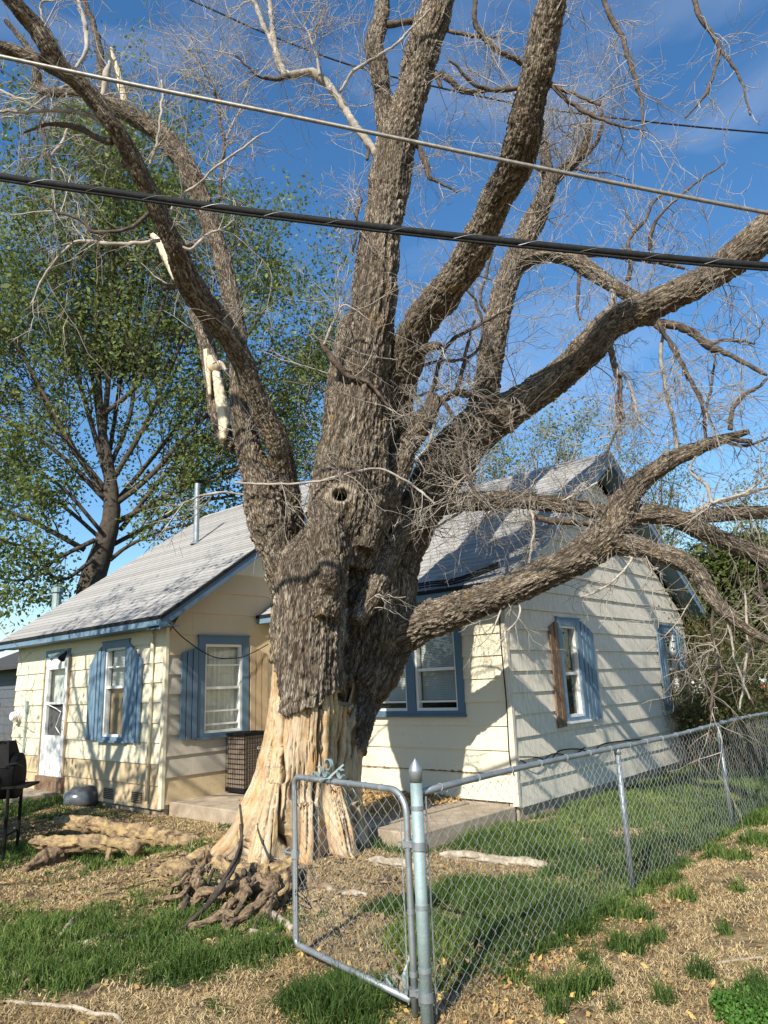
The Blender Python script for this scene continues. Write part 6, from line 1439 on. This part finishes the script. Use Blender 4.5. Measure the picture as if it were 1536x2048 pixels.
left_limbs = [
 ([(203, 870, 12), (197, 760, 10), (194, 640, 8), (198, 500, 6), (196, 380, 4), (190, 290, 2)], 19, 19), ([(206, 880, 11), (215, 780, 9), (222, 660, 8), (225, 540, 6), (230, 420, 4), (250, 330, 2)], 19, 18.5),
 ([(212, 950, 9), (175, 820, 8), (140, 700, 6), (110, 560, 5), (70, 440, 3), (50, 340, 2)], 19, 18), ([(205, 900, 8), (185, 760, 6), (160, 620, 5), (130, 480, 4), (110, 400, 2)], 19, 20),
 ([(216, 985, 9), (150, 900, 8), (95, 800, 6), (40, 700, 5), (-20, 600, 3)], 19, 18), ([(212, 1000, 9), (127, 915, 7), (60, 868, 6), (-20, 820, 4), (-90, 780, 2)], 19, 18.5),
 ([(170, 1100, 9), (118, 1071, 8), (60, 1040, 7), (-10, 1010, 5), (-80, 960, 3)], 18.8, 17.5), ([(190, 1080, 8), (110, 1120, 6), (50, 1160, 4), (-30, 1150, 3)], 18.6, 17.5),
 ([(205, 830, 8), (270, 775, 7), (300, 700, 6), (322, 620, 5), (350, 540, 3), (370, 470, 2)], 18.8, 18.5), ([(225, 960, 9), (290, 850, 8), (330, 760, 6), (375, 660, 5), (430, 560, 4), (480, 480, 2)], 19, 19),
 ([(228, 1010, 10), (296, 957, 8), (364, 881, 7), (440, 800, 5), (520, 720, 4), (600, 670, 2)], 19, 19.5), ([(232, 1045, 9), (320, 1000, 8), (410, 960, 6), (500, 930, 5), (600, 900, 3)], 19.2, 20),
 ([(225, 1090, 8), (300, 1050, 7), (380, 1010, 5), (470, 990, 4)], 19.4, 20.5), ([(235, 1000, 8), (350, 860, 7), (460, 720, 5), (540, 600, 4), (560, 520, 2)], 19.5, 20.5), ([(222, 930, 8), (262, 820, 7), (275, 660, 6), (290, 520, 4), (300, 400, 3), (280, 320, 2)], 19.2, 20),
 ([(220, 900, 7), (250, 700, 6), (270, 560, 5), (330, 460, 3), (350, 400, 2)], 19.5, 21), ([(215, 1000, 8), (120, 860, 6), (60, 740, 5), (20, 640, 3), (-30, 520, 2)], 19.5, 20.5), ([(240, 1060, 8), (340, 940, 6), (430, 870, 5), (520, 820, 4), (640, 760, 2)], 19.5, 21),
 ([(185, 1120, 7), (120, 1160, 5), (60, 1100, 4), (0, 1080, 3)], 18.5, 17), ([(200, 1060, 7), (130, 980, 6), (70, 940, 4), (0, 900, 3)], 18.6, 17), ([(205, 1080, 7), (110, 1000, 6), (20, 960, 4), (-60, 900, 3)], 19.4, 20.5), ([(220, 1120, 7), (260, 1090, 6), (330, 1060, 4), (420, 1040, 3)], 19, 19.5), ([(235, 1000, 7), (400, 880, 6), (520, 850, 5), (620, 800, 3)], 20, 21.5)]
leafy_tree('tall spreading tree in fresh green leaf behind the left wing roof', px_path([(165, 1330, 27), (180, 1180, 25), (205, 1100, 21), (222, 1040, 18), (222, 980, 14), (216, 925, 11), (206, 870, 8)], 19, 19),
           [L_(*l) for l in left_limbs], 3, 'leaf', .060, 5, .24, kids=4, lev=3, lim_d=.36, thin=.62)
def auto_tree(label, px, py_top, Y, wpx, seed, m, leaf=.05, per=3, sp=.15, n=9, group='trees beyond the roofs', rtr=.16, crown0=.25, kids=4, lev=2, ldens=.5, name='leafy_tree', barkm='treebark'):
    rnd = np.random.RandomState(seed); top = P(px, py_top, Y); base = np.array([top[0], top[1], 0.]); h_ = top[2]; W_ = wpx / F_PX * Y
    stem = [(base[0], base[1], 0, rtr), (base[0] + .1, base[1], h_ * .3, rtr * .8), (base[0] - .1, base[1], h_ * .55, rtr * .5), (base[0], base[1], h_ * .8, rtr * .25)]
    limbs = []
    for k in range(n):
        a = k * 2.4 + rnd.rand(); f = crown0 + (.75 - crown0) * rnd.rand(); s = np.array([base[0], base[1], h_ * f]); e_ = np.array([base[0] + math.cos(a) * W_ * (.6 + .4 * rnd.rand()), base[1] + math.sin(a) * W_ * .7, min(h_, h_ * (f + .25 + .3 * rnd.rand()))])
        mid = (s + e_) / 2 + np.array([0, 0, -.05 * h_]); limbs.append([(*s, rtr * .45), (*mid, rtr * .25), (*e_, rtr * .08)])
    limbs.append([(base[0], base[1], h_ * .6, rtr * .4), (base[0] + .2, base[1], h_ * .8, rtr * .2), (base[0], base[1], h_, .01)])
    return leafy_tree(label, stem, limbs, seed, m, leaf, per, sp, kids, lev, .2, ldens, group, name, barkm)
auto_tree('pale budding tree seen between the limbs above the middle roof', 875, 850, 21, 110, 41, 'leaf_pale', .05, 3, .2, lev=3, n=8)
auto_tree('pale budding tree behind the roof ridge left of the gable peak', 1060, 895, 22, 130, 42, 'leaf_pale', .05, 3, .2, lev=3, n=9)
auto_tree('sparse grey green tree just right of the gable peak', 1290, 935, 24, 100, 43, 'leaf_pale', .045, 2, .2, lev=3, n=8)
auto_tree('dark slender tree crown left of the trunk above the left roof', 640, 880, 24, 120, 47, 'leaf', .055, 3, .2, lev=3, n=8)
auto_tree('pale airy tree at the right edge behind the drooping limbs', 1500, 1010, 20, 150, 44, 'leaf_pale', .045, 3, .22, lev=3, n=9)
auto_tree('yellow green evergreen tree with a dark trunk beside the street', 1462, 1150, 22, 120, 45, 'leaf_dark', .10, 9, .30, lev=3, n=12, crown0=.42, rtr=.22, kids=5, ldens=.38)
auto_tree('broad evergreen tree at the right edge of the view', 1580, 1170, 23, 110, 46, 'leaf_dark', .10, 9, .30, lev=3, n=12, crown0=.42, rtr=.22, kids=5, ldens=.38)
auto_tree('evergreen tree close behind the right end of the house', 1400, 1215, 24, 70, 48, 'leaf_dark', .10, 8, .28, lev=3, n=9, crown0=.3, rtr=.2, kids=5, ldens=.38)
# the tree and bush just out of frame on the left whose shade falls across the yard and the left wall
rnd = np.random.RandomState(77); lim = []
for k in range(11):
    a = k * 2.4; h0 = 1.9 + .3 * k; lim.append([(-6.75, 6.0, h0, .07), (-6.75 + .9 * math.cos(a), 6.0 + .9 * math.sin(a), h0 + 1.2, .045), (-6.75 + 1.7 * math.cos(a), 6.0 + 1.7 * math.sin(a), h0 + 2.9, .015)])
leafy_tree('tree just beyond the left edge of the view', [(-6.75, 6.0, 0, .16), (-6.7, 6.05, 2.5, .13), (-6.8, 6.0, 5, .09), (-6.75, 6, 7.2, .03)], lim, 77, 'leaf', .05, 1, .12, 4, 3, .3, .5)
def bush(label, c, w_, h_, n, seed):
    rnd = np.random.RandomState(seed); c = np.array(c); t = thing('leafy_bush', label, 'bush', tuple(c)); T = Twigs(); tips = []
    for k in range(n): s = c + np.array([rnd.randn() * w_ * .4, rnd.randn() * w_ * .4, 0]); branchy(T, tips, s, np.array([rnd.randn() * .3, rnd.randn() * .3, 1.0]), h_ * (.5 + .5 * rnd.rand()), .012, 1, rnd, .1, .25, 7, 6)
    T.obj('stems', 'treebark', t, None, c); leaf_cloud('leaves', tips, 6, .12, .045, 'leaf_dark', t, c, rnd)
bush('dense bush just beyond the left edge near the grill', (-7.1, 7.2, 0), 1.2, 2.5, 70, 5)
bush('second dense bush beyond the left edge, nearer the viewer', (-6.6, 5.7, 0), 1.0, 2.2, 60, 6)
# shrub with vines at the far corner of the gable wall
def shrub():
    rnd = np.random.RandomState(9); c = H(.75, 6.3, 0); t = thing('overgrown_shrub', 'overgrown leafy shrub with brown stems covering the far corner of the gable wall', 'shrub', tuple(c)); T = Twigs(); tips = []
    for k in range(110):
        a_, b_ = rnd.uniform(.15, 1.3), rnd.uniform(4.9, 7.3); s = H(a_, b_, 0); d = np.array([rnd.randn() * .25, rnd.randn() * .25, 1.0]); 
        Lh = rnd.uniform(1.0, 2.7) * (1.0 if b_ > 5.8 else .60)
        branchy(T, tips, s, d, Lh, .008 + .004 * rnd.rand(), 1, rnd, .1, .22, 8, 6)
    T.obj('stems', 'browned', t, None, c); tips = np.array(tips); tips = tips[rnd.rand(len(tips)) < .9]
    leaf_cloud('leaves', tips, 5, .11, .030, 'leaf_vine', t, c, rnd)
    T = Twigs(); tips = []          # climbers on the wall round the far window
    for k in range(46):
        b_ = rnd.uniform(4.6, 6.2); s = H(.10, b_, rnd.uniform(0, 1.2)); branchy(T, tips, s, np.array([rnd.randn() * .15, rnd.randn() * .15, 1.0]), rnd.uniform(.7, 1.6), .004, 1, rnd, .2, .35, 7, 4)
    T.obj('vines', 'browned', t, None, c); tips = np.array(tips); tips = tips[rnd.rand(len(tips)) < .4]; leaf_cloud('leaves', tips, 2, .05, .016, 'leaf_vine', t, c, rnd)
shrub()
def vine_wall():
    rnd = np.random.RandomState(19); c = H(-9.3, -2.2, 0); t = thing('dead_vine', 'tangled dead vine stems hanging over the electric meter on the left wall', 'vine', tuple(c)); T = Twigs(); tips = []
    for k in range(20):
        s = H(-9.5 + rnd.rand() * .9, -2.10 - rnd.rand() * .2, rnd.uniform(.2, 2.2)); branchy(T, tips, s, np.array([rnd.randn() * .5, rnd.randn() * .3, rnd.choice([1, -.6])]), rnd.uniform(.4, 1.0), .005, 1, rnd, .1, .5, 8, 4)
    T.obj('stems', 'browned', t, None, c)
vine_wall()
# distant hedge and planting
def mass(name, label, cat, box, n, m, seed, leaf=.22):
    rnd = np.random.RandomState(seed); (x0, y0, z0), (x1, y1, z1) = box; c = np.array([(x0 + x1) / 2, (y0 + y1) / 2, 0]); t = rnd.rand(n); s = rnd.rand(n); hh = z0 + (z1 - z0) * rnd.rand(n) * (.65 + .35 * np.sin(t * 21 + seed) * np.sin(t * 7.3))
    pts = np.stack([x0 + (x1 - x0) * t, y0 + (y1 - y0) * t + (s - .5) * 2.2, hh], 1)
    a = rnd.randn(n, 3); a /= np.linalg.norm(a, axis=1)[:, None]; b = np.cross(a, rnd.randn(n, 3)); b /= np.linalg.norm(b, axis=1)[:, None]; sz = leaf * (.5 + rnd.rand(n))[:, None]
    V = np.stack([pts - a * sz, pts - b * sz * .6, pts + a * sz, pts + b * sz * .6], 1).reshape(-1, 3); me = raw_mesh(name, V - c, np.arange(n * 4), np.full(n, 4), m, {'rnd': np.repeat(np.clip(rnd.normal(.4, .25, n), 0, 1), 4)})
    o = link(name, me); o.location = c; tag(o, label, cat, None, 'stuff')
mass('far_trees', 'mass of trees along the far side of the street', 'trees', ((-60, 75, 0), (110, 62, 7.5)), 26000, 'leaf_dark', 3, .40)
mass('hedge', 'low dark hedge between the lawn and the street', 'hedge', ((13.0, 31, 0), (22, 30.5, .75)), 5000, 'leaf_dark', 4, .10)
# white van across the street
vc = P(1500, 1352, 50); van = thing('parked_van', 'white van parked across the street at the right edge', 'van', (vc[0], vc[1], 0.08), math.radians(-12))
mb = MB(); mb.hexa([(-2.3, -.9, .35), (2.3, -.9, .35), (2.3, .9, .35), (-2.3, .9, .35), (-2.35, -.92, 1.1), (2.3, -.92, 1.05), (2.3, .92, 1.05), (-2.35, .92, 1.1)])
mb.hexa([(-2.35, -.92, 1.1), (1.3, -.92, 1.08), (1.3, .92, 1.08), (-2.35, .92, 1.1), (-2.2, -.8, 2.1), (.55, -.8, 2.1), (.55, .8, 2.1), (-2.2, .8, 2.1)]); bd = obj('body', mb, 'carwhite', van)
for x0, x1 in ((-2.0, -1.2), (-1.1, -.3), (-.2, .75)): mb = MB(); mb.hexa([(x0, -.925, 1.2), (x1, -.925, 1.2), (x1, -.90, 1.2), (x0, -.90, 1.2), (x0 + .05, -.835, 1.9), (x1 - .2, -.835, 1.9), (x1 - .2, -.82, 1.9), (x0 + .05, -.82, 1.9)]); obj('window', mb, 'interior', van)
for x in (-1.45, 1.45):
    for y in (-.86, .86): mb = MB(); mb.tube([(x, y - .1, .33), (x, y + .1, .33)], .33, 18); wh = obj('wheel', mb, 'rubber', van); mb = MB(); mb.tube([(x, y - .11, .33), (x, y + .11, .33)], .19, 14); obj('rim', mb, 'galv', wh)
# orange bins by the street
for px, py, Y, h_, lab in ((1508, 1400, 33, .95, 'orange barrel standing by the street'), (1532, 1388, 37, .8, 'orange object at the right edge beyond the barrel')):
    c = P(px, py, Y); b = thing('orange_barrel', lab, 'barrel', (c[0], c[1], 0), 0, 'orange barrels by the street'); mb = MB(); mb.tube([(0, 0, 0), (0, 0, .04), (0, 0, h_ * .9), (0, 0, h_)], [.36, .30, .25, .22], 18); obj('shell', mb, 'orange', b, True)
    mb = MB(); mb.tube([(0, 0, h_ * .55), (0, 0, h_ * .68)], .282, 18); obj('band', mb, 'white', b); mb = MB(); mb.tube([(0, 0, h_), (0, 0, h_ + .03)], [.2, .1], 12); obj('top', mb, 'orange', b)
# white house across the street
fc = P(1440, 1330, 60); fh = thing('white_house', 'small white house far across the street behind the trees', 'house', (fc[0], fc[1], 0), math.radians(-10))
mb = MB(); mb.bx(np.array((-5, -4, 0)), np.array((5, 4, 2.7))); mb.add([(-5, -4, 2.7), (-5, 4, 2.7), (-5, 0, 4.6), (5, -4, 2.7), (5, 4, 2.7), (5, 0, 4.6)], [(0, 1, 2), (3, 5, 4)]); obj('wall', mb, 'white', fh)
mb = MB()
for s in (-1, 1): mb.hexa([(-5.4, 0, 4.6), (5.4, 0, 4.6), (5.4, s * 4.5, 2.5), (-5.4, s * 4.5, 2.5), (-5.4, 0, 4.75), (5.4, 0, 4.75), (5.4, s * 4.5, 2.65), (-5.4, s * 4.5, 2.65)])
obj('roof', mb, 'darkroof', fh)
for x in (-3, 0, 3): mb = MB(); mb.bx(np.array((x - .5, -4.06, 1.0)), np.array((x + .5, -4.01, 2.2))); w_ = obj('window', mb, 'white', fh); mb = MB(); mb.bx(np.array((x - .42, -4.08, 1.08)), np.array((x + .42, -4.065, 2.12))); obj('pane', mb, 'interior', w_)
print('objects', len(bpy.data.objects))
